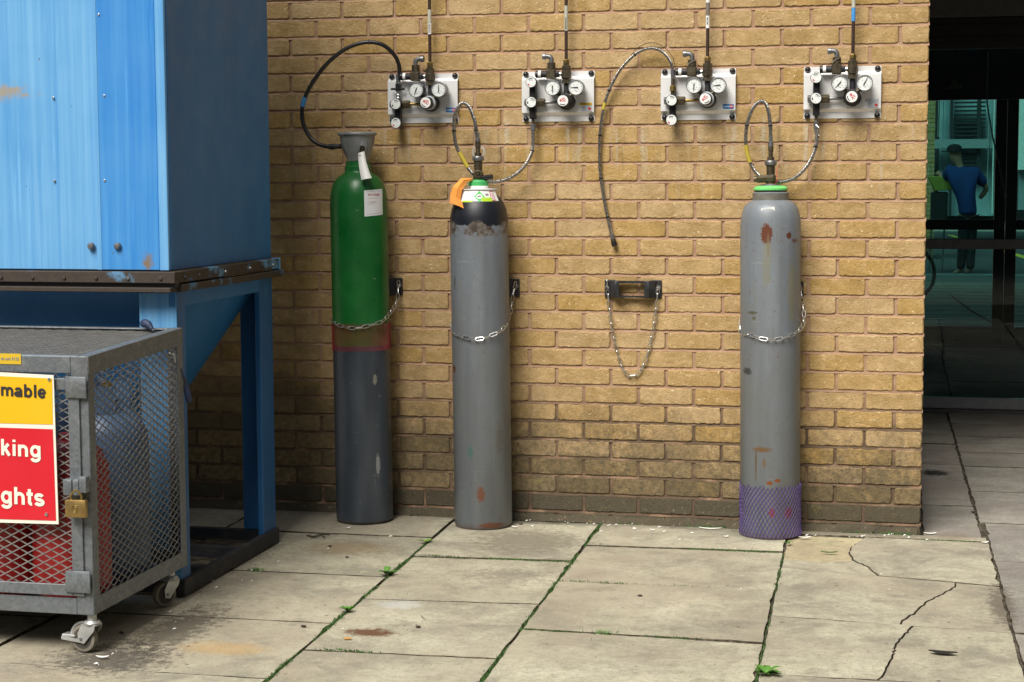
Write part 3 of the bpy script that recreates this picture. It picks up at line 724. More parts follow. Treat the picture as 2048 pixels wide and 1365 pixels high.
for u, v in ((182, 493), (235, 493)):
    q = at(u, v, HYF-.01); kn = MB(); kn.lathe([(.006, 0), (.0125, .002), (.0125, .008), (.009, .013), (0, .015)], 16, (q.x, HYF-.004, q.z), (0, -1, 0)).build('knob', 'grey_metal', hp)
for u, v in ((106, 196), (108, 362), (209, 362), (208, 192), (197, 30)):
    q = at(u, v, HYF-.006); MB().lathe([(.0045, 0), (.004, .003), (0, .0045)], 10, (q.x, HYF-.003, q.z), (0, -1, 0)).build('rivet', 'chrome', hp)
fx = -2.424
# upper and lower flanges round the hopper mouth
fl = MB(); fl.box((HXL, -1.617, 1.066), (fx, HYF+.02, 1.104), .002); fl.box((fx-.030, HYF+.021, 1.066), (fx, HYB+.01, 1.104), .002); fl.build('upper_flange', 'flange', hp)
MB().box((fx-.032, HYB+.011, 1.060), (fx+.0, HYB+.028, 1.106), .002).build('flange_end', 'blue_pale', hp)
fl2 = MB(); fl2.box((HXL, -1.628, 1.036), (fx-.012, HYF+.02, 1.052), .002); fl2.box((fx-.03, HYF+.021, 1.036), (fx+.006, HYB+.045, 1.060), .002); fl2.build('lower_flange', 'flange', hp)
MB().box((HXL, -1.60, 1.052), (fx-.006, HYF+.02, 1.066)).build('gasket', 'black_soft', hp)
for k in range(9):
    x = fx-.05-k*.115; MB().lathe([(.007, 0), (.006, .004), (0, .006)], 8, (x, -1.617, 1.082), (0, -1, 0)).build('bolt', 'grey_metal' if k == 1 else 'flange', hp)
for k in range(8):
    y = HYF+.05+k*.12; MB().lathe([(.007, 0), (.006, .005), (0, .007)], 8, (fx, y, 1.083), (1, 0, 0)).build('bolt', 'grey_metal' if k in (3, 5, 7) else 'dark_rail', hp)
MB().box((fx-.05, HYF+.03, .985), (fx-.028, HYB-.01, 1.035)).build('side_angle', 'blue_side_shaded', hp)
# pyramid
pm = MB(); tz, bz = 1.035, .30
T_ = [(HXL+.05, -1.50), (HX-.02, -1.50), (HX-.02, -.665), (HXL+.05, -.665)]; B_ = [(-3.22, -1.26), (-2.90, -1.26), (-2.90, -1.00), (-3.22, -1.00)]
bb = pm.bm; A_ = [bb.verts.new((x, y, tz)) for x, y in T_]; C_ = [bb.verts.new((x, y, bz)) for x, y in B_]
for k in range(4): bb.faces.new((A_[k], A_[(k+1) % 4], C_[(k+1) % 4], C_[k]))
bb.faces.new(A_); bb.faces.new(C_[::-1]); pm.build('cone', 'blue_side_shaded', hp, None)
MB().lathe([(.13, .20), (.13, .31)], 24, (-3.06, -1.13, 0)).build('outlet', 'dark_rail', hp)
def leg(x0, sx, y0, sy, w=.125, d=.135, t_=.022):
    l = MB(); l.box((min(x0, x0-sx*t_), min(y0, y0+sy*d), .052), (max(x0, x0-sx*t_), max(y0, y0+sy*d), 1.034), .003)
    l.box((min(x0-sx*(t_-.001), x0-sx*w), min(y0+.0005, y0+sy*t_), .052), (max(x0-sx*(t_-.001), x0-sx*w), max(y0, y0+sy*t_), 1.034), .003)
    return l
leg(-2.450, 1, -.637, -1).build('leg', 'blue_leg_shaded', hp)
leg(-2.450, 1, -1.545, 1, w=.135, d=.07).build('leg', 'blue_leg_shaded', hp)
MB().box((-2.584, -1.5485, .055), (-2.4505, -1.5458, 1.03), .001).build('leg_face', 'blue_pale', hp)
leg(-4.7, -1, -.637, -1).build('leg', 'blue_leg_shaded', hp); leg(-4.7, -1, -1.545, 1, d=.07).build('leg', 'blue_leg_shaded', hp)
MB().box((-2.462, -1.56, .004), (-2.436, -.637, .060), .003).build('base_rail', 'dark_rail', hp)
for y in (-.66, -.98, -1.3, -1.54): MB().box((-3.96, y, .006), (-2.463, y+.03, .05), .002).build('base_rail', 'dark_rail', hp)
MB().box((-3.9, -1.5, .002), (-2.47, -.7, .008)).build('base_tray', 'soil', hp, None)

# ------------------------------------------------------------------ gas cage
CX, CYF, CYB, CZ0, CZF, CZB = -2.412, -2.288, -1.592, .120, .893, .919
cg = thing('gas_cage', 'galvanised steel mesh cage on castors in front of the blue hopper', 'cage', (-2.75, -1.95, 0))
CXL = -3.9
def mesh_rect(P0, ux, uy, W_, H_, lw=.050, sw=.025, th=.0026, dp=.003):
    """expanded metal: two families of strands clipped to a rectangle"""
    P0, ux, uy = Vector(P0), Vector(ux).normalized(), Vector(uy).normalized(); nn = ux.cross(uy); m = MB(); k = sw/lw
    for s_ in (1, -1):
        i = -int(W_*k/sw)-2
        while True:
            # line y = s*k*x + c
            c = i*sw if s_ > 0 else i*sw+W_*k
            i += 1
            if c > H_+W_*k+sw: break
            pts = []
            for x in (0, W_):
                y = s_*k*x+(c if s_ > 0 else c)
                pts.append((x, y))
            (xa, ya), (xb, yb) = pts
            t0, t1 = 0.0, 1.0; dy = yb-ya
            for lim, sg in ((0, 1), (H_, -1)):
                fa, fb = sg*(ya-lim), sg*(yb-lim)
                if fa < 0 and fb < 0: t0 = 2
                elif fa < 0: t0 = max(t0, fa/(fa-fb))
                elif fb < 0: t1 = min(t1, fa/(fa-fb))
            if t1-t0 < .01: continue
            p, q = P0+ux*(xa+(xb-xa)*t0)+uy*(ya+dy*t0), P0+ux*(xa+(xb-xa)*t1)+uy*(ya+dy*t1)
            d = (q-p).normalized(); sd = d.cross(nn)*th/2; dd = nn*dp/2; off = nn*(.0012 if s_ > 0 else -.0012)
            a_ = [m.bm.verts.new(p+off+sd*i_+dd*j_) for i_, j_ in ((-1, -1), (1, -1), (1, 1), (-1, 1))]; b_ = [m.bm.verts.new(q+off+sd*i_+dd*j_) for i_, j_ in ((-1, -1), (1, -1), (1, 1), (-1, 1))]
            for n_ in range(4): m.bm.faces.new((a_[n_], a_[(n_+1) % 4], b_[(n_+1) % 4], b_[n_]))
    return m
FWD = .055
zi = lambda y: CZF+(CZB-CZF)*(y-CYF)/(CYB-CYF)
# posts and rails (angle iron)
def bar(lo, hi, nm='frame_bar', mk='galvanised', bev=.002): return MB().box(lo, hi, bev).build(nm, mk, cg)
bar((CX-FWD, CYF, CZ0), (CX, CYF+.005, CZF-.001)); bar((CX-.005, CYF+.0055, CZ0), (CX+.0003, CYF+.042, CZF-.001))
bar((CX-.0052, CYB-.045, CZ0), (CX+.0002, CYB, CZB-.002)); bar((CX-FWD, CYB-.005, CZ0), (CX-.0055, CYB+.0005, CZB-.002))
bar((CXL, CYF+.0006, CZF-.052), (CX-FWD-.0005, CYF+.006, CZF-.001)); bar((CXL, CYF+.0006, CZ0), (CX-FWD-.0005, CYF+.006, CZ0+.05))
bar((CX-.0048, CYF+.0425, CZ0), (CX+.0001, CYB-.0455, CZ0+.052))
def sloped(x0, x1, y0, y1, h, nm='frame_bar'):
    MB().prism([(x0, y0, zi(y0)-h), (x0, y1, zi(y1)-h), (x0, y1, zi(y1)), (x0, y0, zi(y0))], (x1-x0, 0, 0), .0015).build(nm, 'galvanised', cg)
sloped(CX-.0045, CX+.0012, CYF+.001, CYB-.0005, .056)
sloped(CX-.035, CX-.005, CYF+.003, CYB-.001, .005); 
bar((CXL, CYB-.04, CZB-.006), (CX-.036, CYB, CZB-.001)); bar((CXL, CYF+.007, CZF-.004), (CX-.036, CYF+.035, CZF))
bar((CXL, CYB-.005, CZB-.045), (CX-FWD, CYB, CZB-.007)); bar((CXL, CYB-.005, CZ0), (CX-FWD, CYB, CZ0+.05))
bar((CXL-.005, CYF, CZ0), (CXL, CYF+.04, CZF)); bar((CXL-.005, CYB-.04, CZ0), (CXL, CYB, CZB))
bar((CXL, CYF+.05, CZ0), (CX-.03, CYB-.05, CZ0+.006), 'floor_plate', 'galvanised')
for y in (CYF+.24, CYF+.43): bar((CXL, y, CZ0-.030), (CX-.05, y+.03, CZ0-.001), 'skid')
def stuff(m, nm): return m.build(nm, 'mesh_metal', cg, None, kind='stuff')
stuff(mesh_rect((CX-.008, CYF+.03, CZ0+.02), (0, 1, 0), (0, 0, 1), CYB-CYF-.05, CZB-CZ0-.075), 'side_mesh')
sl_ = (CZB-CZF)/(CYB-CYF)
stuff(mesh_rect((CXL, CYF+.02, CZF-.010), (1, 0, 0), (0, 1, sl_), CX-CXL-.02, CYB-CYF-.05, .060, .029, .0042), 'top_mesh')
stuff(mesh_rect((CXL, CYB-.012, CZ0+.02), (1, 0, 0), (0, 0, 1), CX-CXL-.03, CZB-CZ0-.05), 'back_mesh')
# door
DX = at(163, 900, CYF).x; DF = CYF-.004
dz0, dz1 = CZ0+.058, CZF-.066
dd = MB(); dd.box((DX-.036, DF-.004, dz0), (DX, DF+.004, dz1), .0015); dd.box((CXL+.03, DF-.0045, dz1-.034), (DX-.0365, DF+.0035, dz1), .0015); dd.box((CXL+.03, DF-.0045, dz0), (DX-.0365, DF+.0035, dz0+.034), .0015); dd.box((CXL+.03, DF-.004, dz0+.0345), (CXL+.066, DF+.004, dz1-.0345), .0015)
door = dd.build('door', 'galvanised', cg)
stuff(mesh_rect((CXL+.04, DF+.007, dz0+.01), (1, 0, 0), (0, 0, 1), DX-CXL-.06, dz1-dz0-.02, .051, .0262, .0034), 'door_mesh')
for v0, v1 in ((753, 796), (1142, 1184)):
    a, b = at(134, v1, DF), at(175 if v0 < 900 else 183, v0, DF); MB().box((a.x, DF-.012, a.z), (b.x, DF-.0055, b.z), .004, seg=2).build('hinge_plate', 'galvanised', door)
for u0, u1 in ((130, 147), (149, 161), (162, 176)):
    a, b = at(u0, 990 if u0 < 162 else 985, DF-.02), at(u1, 958 if u0 < 162 else 953, DF-.02)
    MB().box((a.x, DF-.034, a.z), (b.x, DF-.006, b.z), .004, seg=2).build('hasp_lug', 'galvanised', door)
# padlock
pa, pb = at(133, 1034, DF-.03), at(174, 1000, DF-.03); pcx = (pa.x+pb.x)/2
pk = thing('padlock', 'brass padlock hanging from the hasp of the mesh cage door', 'padlock', (pcx, DF-.03, pa.z))
MB().box((pa.x, DF-.041, pa.z), (pb.x, DF-.023, pb.z), .004, seg=2).build('body', 'padlock_brass', pk)
MB().tube(spline([(pcx-.016, DF-.032, pb.z-.002), (pcx-.016, DF-.032, pb.z+.012), (pcx, DF-.032, pb.z+.028), (pcx+.016, DF-.032, pb.z+.012), (pcx+.016, DF-.032, pb.z-.002)], 5), .0036, 8).build('shackle', 'brass', pk)
em = ring((pcx, DF-.0415, (pa.z+pb.z)/2), .010, .0009, (0, 1, 0), 20, 4).build('emblem', 'brass', pk); ring((pcx, DF-.0415, (pa.z+pb.z)/2), .005, .0009, (0, 1, 0), 16, 4).build('emblem', 'brass', pk)
# warning sign on the door: yellow over red on a cream board
SY = DF-.016
sg = link('warning_sign', None, cg, label='yellow and red warning board with cream border')
sg['_w'] = 0
pt = lambda u, v, dy=0: at(u, v, SY+dy)
def board(q, mk, nm, dy, th, rad=.0, parent=sg):
    """plate through four photo points, kept in one upright plane"""
    P4 = [pt(*k, dy) for k in q]
    m = MB(); m.prism([(p.x, SY+dy, p.z) for p in P4], (0, th, 0), rad); return m.build(nm, mk, parent, 30)
xl = -150
board([(xl, 737), (107, 751), (117, 1049), (xl, 1041)], 'cream', 'board', 0, .003)
board([(xl, 746), (104, 757.5), (105.5, 849.5), (xl, 843)], 'sign_yellow', 'yellow_field', -.0012, .001)
board([(xl, 851), (105.5, 859), (112, 1042), (xl, 1034)], 'sign_red', 'red_field', -.0012, .001)
def sx(u0, v0, u1, v1): 
    a_, b_ = pt(u0, v0, -.0025), pt(u1, v1, -.0025); return a_, (b_-a_).normalized()
upv = (pt(98, 760)-pt(102, 845)).normalized()
A_ = lambda cx, cy, rx, ry, a0, a1, n=14: [(cx+rx*math.cos(R(a0+(a1-a0)*k/n)), cy+ry*math.sin(R(a0+(a1-a0)*k/n))) for k in range(n+1)]
GL = {  # bold grotesque lower case drawn as centre lines; x-height .54, stroke .13
 'l': (.27, [[(.135, 0), (.135, .74)]]), 'i': (.27, [[(.135, 0), (.135, .53)], [(.135, .63), (.135, .74)]]),
 'm': (.88, [[(.13, 0), (.13, .53)], [(.13, .30)]+A_(.285, .32, .155, .145, 180, 0)+[(.44, 0)], [(.44, .30)]+A_(.595, .32, .155, .145, 180, 0)+[(.75, 0)]]),
 'n': (.60, [[(.13, 0), (.13, .53)], [(.13, .28)]+A_(.30, .30, .17, .165, 180, 0)+[(.47, 0)]]),
 'h': (.60, [[(.13, 0), (.13, .74)], [(.13, .28)]+A_(.30, .30, .17, .165, 180, 0)+[(.47, 0)]]),
 'a': (.56, [A_(.26, .345, .165, .125, 165, 0)+[(.425, .10), (.455, 0)], A_(.245, .15, .18, .095, 75, 400, 20), [(.245, .245), (.425, .29)]]),
 'b': (.61, [[(.13, 0), (.13, .74)], A_(.31, .265, .175, .215, 180, 540, 26)]),
 'e': (.56, [[(.09, .265), (.47, .265)]]+[A_(.28, .265, .19, .215, 0, 325, 24)]),
 'o': (.60, [A_(.30, .265, .19, .215, 0, 360, 26)]),
 's': (.55, [A_(.275, .365, .155, .105, 20, 260, 14)+A_(.275, .15, .17, .10, 85, -165, 16)]),
 'k': (.56, [[(.13, 0), (.13, .74)], [(.14, .22), (.42, .53)], [(.25, .33), (.46, 0)]]),
 'g': (.61, [[(.48, .53), (.48, -.02)]+A_(.295, -.02, .185, .135, 0, -165, 14), A_(.30, .275, .18, .205, 0, 360, 26)]),
 't': (.34, [[(.165, .69), (.165, .14)]+A_(.255, .14, .09, .085, 180, 285, 6), [(.03, .475), (.32, .475)]]),
 'f': (.33, [[(.15, 0), (.15, .58)]+A_(.25, .58, .10, .10, 180, 80, 6), [(.02, .475), (.30, .475)]])}
def sign_word(word, size, mk, org, xd, ud, sw=.148):
    xd, ud = Vector(xd), Vector(ud); nn = Vector((0, -1, 0)); tot = sum(GL[c_][0] for c_ in word); x = -tot; kk = 0; m_ = MB()
    for ch in word:
        wd_, strokes = GL[ch]
        for st_k in strokes:
            kk += 1; pts = [Vector((x+p_[0], p_[1])) for p_ in st_k]; L_, R_ = [], []
            for i_, p_ in enumerate(pts):
                a_ = (p_-pts[i_-1]).normalized() if i_ else None; b_ = (pts[i_+1]-p_).normalized() if i_ < len(pts)-1 else None
                if a_ is None: a_ = b_
                if b_ is None: b_ = a_
                tn = (a_+b_).normalized(); nv = Vector((-tn.y, tn.x))*min(1.3, 1/max(.5, tn.dot(a_)))
                L_.append(p_+nv*sw/2); R_.append(p_-nv*sw/2)
            w3 = lambda q: org+(xd*q.x+ud*q.y)*size+nn*(.0001+.00005*(kk % 5))
            vl = [m_.bm.verts.new(w3(q)) for q in L_]; vr = [m_.bm.verts.new(w3(q)) for q in R_]
            for i_ in range(len(pts)-1): m_.bm.faces.new((vl[i_], vr[i_], vr[i_+1], vl[i_+1]))
        x += wd_
    return m_.build('lettering', mk, sg, None)
for s_, mk, (u, v), (u0, ww), in (('flammable', 'print', (91.5, 797), (0, 'mable')), ('smoking', 'cream', (82, 916), (0, 'king')), ('lights', 'cream', (89, 1013), (0, 'ghts'))):
    o_ = pt(u, v, -.0028); l_ = pt(u0, v-1, -.0028); sz = (o_-l_).length/(sum(GL[c_][0] for c_ in ww)-.03)
    sign_word(s_, sz, mk, o_+Vector((.04*sz, 0, 0)), (1, 0, -.03), (.012, 0, 1))
for u, v in ((99, 759), (93.5, 1029)):
    q = pt(u, v); MB().lathe([(.0055, 0), (.005, .003), (0, .005)], 14, (q.x, SY-.001, q.z), (0, -1, 0)).build('rivet', 'chrome', sg)
a, b = at(-60, 727, CYF), at(42, 708, CYF)
st_ = MB().box((a.x, CYF-.0012, a.z), (b.x, CYF-.0004, b.z)).build('sticker', 'sticker_yellow', cg, None)
text('lettering', 'ck ext 9132', .0125, 'print_grey', st_, (at(39, 721, CYF).x, CYF-.0018, at(39, 721, CYF).z), (1, 0, 0), (0, 0, 1), 'RIGHT', .0002)
# castors
def castor(x, y, yaw, brake):
    o = link('castor', None, cg); o.location = (x-cg.location.x, y-cg.location.y, 0) ; o.matrix_parent_inverse = Matrix(); o.rotation_euler = (0, 0, yaw)
    ct = CZ0-.001
    MB().lathe([(.014, .098), (.014, ct)], 18).build('stem', 'caster_metal', o)
    MB().lathe([(.012, .082), (.024, .086), (.026, .092), (.020, .099), (.014, .100)], 24).build('swivel', 'caster_metal', o)
    fk = MB()
    for s_ in (-1, 1): fk.prism([(-.024, s_*.017, .088), (.022, s_*.017, .088), (.018, s_*.017, .070), (-.018, s_*.017, .028), (-.038, s_*.017, .032), (-.040, s_*.017, .060)], (0, s_*.003, 0), .0008)
    fk.box((-.026, -.02, .083), (.022, .02, .088), .001); fk.build('fork', 'caster_metal', o)
    wx = -.028; wl = MB(); wl.lathe([(.020, -.012), (.034, -.012), (.0405, -.010), (.0425, 0), (.0405, .010), (.034, .012), (.020, .012)], 36, (wx, 0, .0425), (0, 1, 0)); wl.build('wheel', 'tread', o)
    MB().lathe([(.0, -.0125), (.031, -.0125), (.033, -.011)], 30, (wx, 0, .0425), (0, 1, 0), cap=False).build('hub', 'rubber', o)
    MB().cyl((wx, -.022, .0425), (wx, .022, .0425), .005, n=10).build('axle', 'grey_metal', o)
    if brake:
        bk_ = MB(); bk_.box((-.098, -.017, .044), (-.052, .017, .052), .002); bk_.prism([(-.098, -.019, .036), (-.02, -.019, .030), (-.02, -.019, .040), (-.098, -.019, .046)], (0, .003, 0)); bk_.build('brake_pedal', 'caster_metal', o)
        MB().tube([(wx+.047*math.cos(a_), 0, .0425+.047*math.sin(a_)) for a_ in [R(k) for k in range(60, 176, 12)]], .0042, 6).build('guard', 'caster_metal', o)
castor(CX-.022, CYF+.03, R(-8), True)
castor(CX-.03, CYB-.07, R(60), False); castor(CXL+.06, CYF+.04, R(10), False); castor(CXL+.06, CYB-.05, R(-30), False)
# strap with snap hook and small plastic knob
sp_ = [at(342, 707, CYB-.03), at(352, 735, CYB-.02)]
q0 = Vector((CX+.004, CYB-.075, at(344, 708, CYB-.07).z))
sn = thing('strap_hook', 'dark blue strap with steel snap hooks hanging from the cage rear post', 'strap', tuple(q0))
P_ = [at(339, 706, -1.70), at(348, 712, -1.66), at(350, 722, -1.64), at(356, 735, -1.62)]
MB().tube(spline(P_, 5), .0032, 8).build('hook', 'chain_steel', sn); ring(P_[1], .009, .0025, (.8, .5, .2), 18, 6).build('hook_eye', 'chain_steel', sn)
S_ = [at(356, 735, -1.615), at(361, 750, -1.60), at(370, 770, -1.575), at(377, 795, -1.57), at(379, 806, -1.565)]
MB().tube(spline(S_, 5), [.006]+[.011]*18+[.009, .005], 8).build('strap', 'navy', sn)
kq = at(293, 652, CYB-.06)
kb = thing('plastic_clip', 'small dark navy plastic clip lying on the cage top', 'clip', (kq.x, CYB-.06, zi(CYB-.06)))
MB().tube(spline([at(283, 650, CYB-.05), at(290, 647, CYB-.06), at(298, 651, CYB-.07), at(304, 659, CYB-.09)], 4), [.006, .010, .013, .014, .014, .014, .014, .013, .012, .010, .009, .008, .006][:13], 10).build('grip', 'navy', kb)
MB().tube([at(304, 659, CYB-.09), at(308, 662, CYB-.10)], .003, 6).build('pin', 'chrome', kb)

# bottles in the cage
def bottle(x, y, r, h, mk, label, nm='gas_bottle', collar=True):
    o = thing(nm, label, 'gas bottle', (x, y, CZ0+.0065), world=False, group='bottles inside the mesh cage')
    MB().lathe([(r*.72, 0), (r*.72, .02), (r*.97, .035), (r, .06), (r, h*.72), (r*.96, h*.80), (r*.8, h*.87), (r*.45, h*.925), (r*.28, h*.94), (r*.28, h*.97), (0, h*.97)], 36).build('body', mk, o)
    if collar:
        c_ = MB(); n = 24
        for k in range(3, n-3):
            a0, a1 = 2*math.pi*k/n, 2*math.pi*(k+1)/n
            for ra, rb in ((r*.62, r*.62-.004),):
                c_.prism([(ra*math.cos(a0), ra*math.sin(a0), h*.90), (ra*math.cos(a1), ra*math.sin(a1), h*.90), (rb*math.cos(a1), rb*math.sin(a1), h*.90), (rb*math.cos(a0), rb*math.sin(a0), h*.90)], (0, 0, h*.15))
        c_.build('collar', mk, o); MB().lathe([(.012, h*.97), (.012, h*1.03), (.018, h*1.03), (.018, h*1.06), (0, h*1.06)], 14).build('valve', 'brass', o)
    return o
bottle(-2.555, -2.135, .118, .53, 'red_bottle', 'red gas bottle low in the cage behind the padlock', collar=False)
bottle(-2.57, -1.84, .13, .60, 'blue_bottle', 'grey blue gas bottle at the right rear inside the mesh cage')
bottle(-2.81, -2.12, .13, .68, 'red_bottle', 'tall red gas bottle behind the warning board in the cage')
bottle(-2.86, -1.80, .13, .66, 'blue_bottle', 'blue gas bottle deep in the cage behind the tall red bottle')

# ------------------------------------------------------------------ gas cylinders
def patch(r, a0, a1, z0_, z1_, th=.0007, n=14, skew=0.0):
    m = MB(); pr_ = None
    for k in range(n+1):
        t_ = k/n; a_ = a0+(a1-a0)*t_; c_, s_ = math.cos(a_), math.sin(a_); dz = skew*t_
        q = [m.bm.verts.new((c_*(r+e_), s_*(r+e_), z+dz)) for e_, z in ((0, z0_), (th, z0_), (th, z1_), (0, z1_))]
        if pr_:
            for i in range(4): m.bm.faces.new((pr_[i], q[i], q[(i+1) % 4], pr_[(i+1) % 4]))
        else: m.bm.faces.new(q)
        pr_ = q
    m.bm.faces.new(pr_[::-1]); return m
def net(r, z0_, z1_, n, slope, rw, jag=.004, flare=0.0, m2=14):
    m = MB()
    for s_ in (1, -1):
        for k in range(n):
            a0 = 2*math.pi*k/n; pts = []; h0, h1 = z0_+rnd.uniform(-jag*.3, jag*.3), z1_+rnd.uniform(-jag, jag)
            for i in range(m2+1):
                t_ = i/m2; z = h0+(h1-h0)*t_; a_ = a0+s_*slope*(z-z0_)+.04*math.sin(z*30+a0*2); rr = r+.0012*s_*.5+flare*max(0, 1-t_*6)+.0006*math.sin(a0*5+z*60)
                pts.append((rr*math.cos(a_), rr*math.sin(a_), z))
            m.tube(pts, rw, 4, False)
    return m
def ang(u, v, xc, yc, r): p_ = atcyl(u, v, xc, yc, r); return math.atan2(p_.y-yc, p_.x-xc), p_.z
def loc(u, v, xc, yc, r): p_ = atcyl(u, v, xc, yc, r); return (p_.x-xc, p_.y-yc, p_.z)
def cyltext(s, size, mat, parent, r, a0, z0_, k=1):
    return text('lettering', s, size, mat, parent, (0, 0, 0), (1, 0, 0), (0, 0, 1), 'LEFT', .0001, .0002,
                fn=lambda c_: Vector(((r+.0012+c_.z)*math.cos(a0+c_.x/r), (r+.0012+c_.z)*math.sin(a0+c_.x/r), z0_+c_.y)))
CYLS = [(-2.243, -.147), (-1.738, -.148), (-.583, -.107)]
TILT = [(-.0085), (-.010), (-.008)]
def cyl_thing(i, nm, label):
    o = thing(nm, label, 'gas cylinder', (*CYLS[i], 0), group='tall gas cylinders against the wall', world=False)
    o.rotation_euler = (R(-.15), TILT[i], 0); return o
RC = .117
# --- green over slate
(x1, y1_) = CYLS[0]
t = NT('paint_green', .34, spec=.5); V = t.co(); z = t.sep(V)[2]; 
g1 = t.mix(t.ramp(t.noise(7, V, 5), .35, .7), (.004, .095, .016), (.009, .14, .026))
g2 = t.mix(t.ramp(t.noise(1, t.map(V, (16, 16, 3)), 5), .35, .7), (.036, .046, .060), (.062, .075, .090))
c = t.mix(t.ramp(t.add(z, t.mul(t.noise(30, V), .01)), .735, .738), g2, g1)
sc = t.any([t.ramp(t.noise(1, t.map(V, (20, 20, 120), (1, 0, 0)), 5, .75), .67, .69), t.ramp(t.noise(1, t.map(V, (95, 95, 30), (0, 3, 0)), 5, .75), .68, .70)])
c = t.mix(t.mul(sc, .55), c, (.33, .42, .36))
c = t.mix(t.spot(loc(757, 930, x1, y1_, RC), (.0065, .05, .045), V, .4, 40), c, (.26, .26, .26))
c = t.mix(t.mul(t.spot(loc(752, 760, x1, y1_, RC), (.007, .05, .022), V, .4, 40), .8), c, (.26, .25, .20))
c = t.mix(t.ramp(t.add(z, t.mul(t.noise(25, V), .03)), .045, .012, 0, .8), c, (.05, .045, .038))
t.bump(t.noise(40, V), .06, .001); M['paint_green'] = t.out(c, t.ramp(t.noise(10, V), .3, .7, .26, .48))
cy1 = cyl_thing(0, 'green_gas_cylinder', 'tall green and dark slate gas cylinder with flared grey collar')
MB().lathe([(RC*.9, 0), (RC, .012), (RC, 1.305), (RC*.985, 1.335), (RC*.94, 1.365), (RC*.86, 1.392), (RC*.74, 1.412), (.062, 1.428), (.056, 1.433), (.054, 1.438), (.054, 1.456), (.050, 1.46), (.049, 1.478), (0, 1.478)], 72).build('body', 'paint_green', cy1, 40)
# collar: open flared guard with a window towards the lower right
cb = bmesh.new(); prof = [(.044, 1.480), (.0455, 1.492), (.054, 1.510), (.063, 1.532), (.069, 1.558), (.072, 1.586)]; n = 56; cols = []
wa = math.radians(-52)
for k in range(n): 
    a_ = 2*math.pi*k/n; cols.append([cb.verts.new((r_*math.cos(a_), r_*math.sin(a_), z_)) for r_, z_ in prof])
for k in range(n):
    a_ = (2*math.pi*(k+.5)/n+math.pi) % (2*math.pi)-math.pi
    for j in range(len(prof)-1):
        if abs(a_-wa) < .22 and 1 <= j <= 3: continue
        if abs(a_-wa-math.pi) < .30 and 1 <= j <= 3: continue
        cb.faces.new((cols[k][j], cols[(k+1) % n][j], cols[(k+1) % n][j+1], cols[k][j+1]))
thicken(cb, .003); m = MB(); m.bm.free(); m.bm = cb; 
plain('collar_paint', (.22, .23, .235), .4, .2, vary=.2, sc=16)
colr = m.build('valve_guard', 'collar_paint', cy1, 50); ring((0, 0, 1.588), .0735, .0070, (0, 0, 1), 56, 10).build('rim', 'collar_paint', colr)
MB().lathe([(.016, 1.478), (.016, 1.53), (.011, 1.532), (.011, 1.56), (.02, 1.562), (.02, 1.575), (0, 1.576)], 20).build('valve', 'bronze', cy1)
MB().lathe([(.013, .0), (.013, .012), (.010, .018), (0, .019)], 18, (.022, -.024, 1.528), (.6, -.8, 0)).build('valve_port', 'bronze', cy1)
net(RC+.0022, .712, .822, 92, 5.5, .00050, .005).build('net_sleeve', 'net_red', cy1, None, kind='stuff')
a0, zt_ = ang(733, 382, x1, y1_, RC); a1 = a0+.66
_, zb_ = ang(736, 434, x1, y1_, RC)
lb = patch(RC, a0, a1+.1, zb_, zt_, skew=.006).build('paper_label', 'paper', cy1, None)
for z_, w_, k_ in ((zt_-.032, .42, 'print_red'), (zt_-.045, .30, 'print_red'), (zt_-.050, .36, 'print_grey'), (zt_-.055, .25, 'print_grey')):
    patch(RC+.0008, a0+.12, a0+.12+w_, z_-.001, z_, .0002, 8, .003).build('print_line', k_, lb, None)
for z_ in (zt_-.006, zb_+.008): patch(RC+.0008, a0+.05, a0+.7, z_, z_+.0009, .0002, 10, .005).build('print_line', 'print_grey', lb, None)
cyltext('BOC GASES', .0105, 'print_red', lb, RC, a0+.13, zt_-.020)
# curled tag on a wire
tg = [(.041, -.083, 1.512), (.048, -.093, 1.47), (.060, -.104, 1.43), (.069, -.109, 1.405)]
tb = bmesh.new(); rows = []
for i, p_ in enumerate(tg):
    row = []
    for j in range(9):
        a_ = R(-150+j*30); rr = .013+.003*i
        row.append(tb.verts.new((p_[0]+rr*math.cos(a_)*1.0, p_[1]+rr*math.sin(a_)*.7, p_[2]+.004*math.cos(a_))))
    rows.append(row)
for A, B in zip(rows, rows[1:]):
    for j in range(8): tb.faces.new((A[j], A[j+1], B[j+1], B[j]))
thicken(tb, .0006); m = MB(); m.bm.free(); m.bm = tb; m.build('curled_tag', 'white', cy1, 60)
ring((.039, -.096, 1.497), .005, .0008, (.3, 1, .2), 14, 5).build('tag_wire', 'black', cy1)
patch(.085, math.radians(-58), math.radians(-28), 1.385, 1.408, .0012).build('foil_scrap', 'sticker_blue', cy1, None)

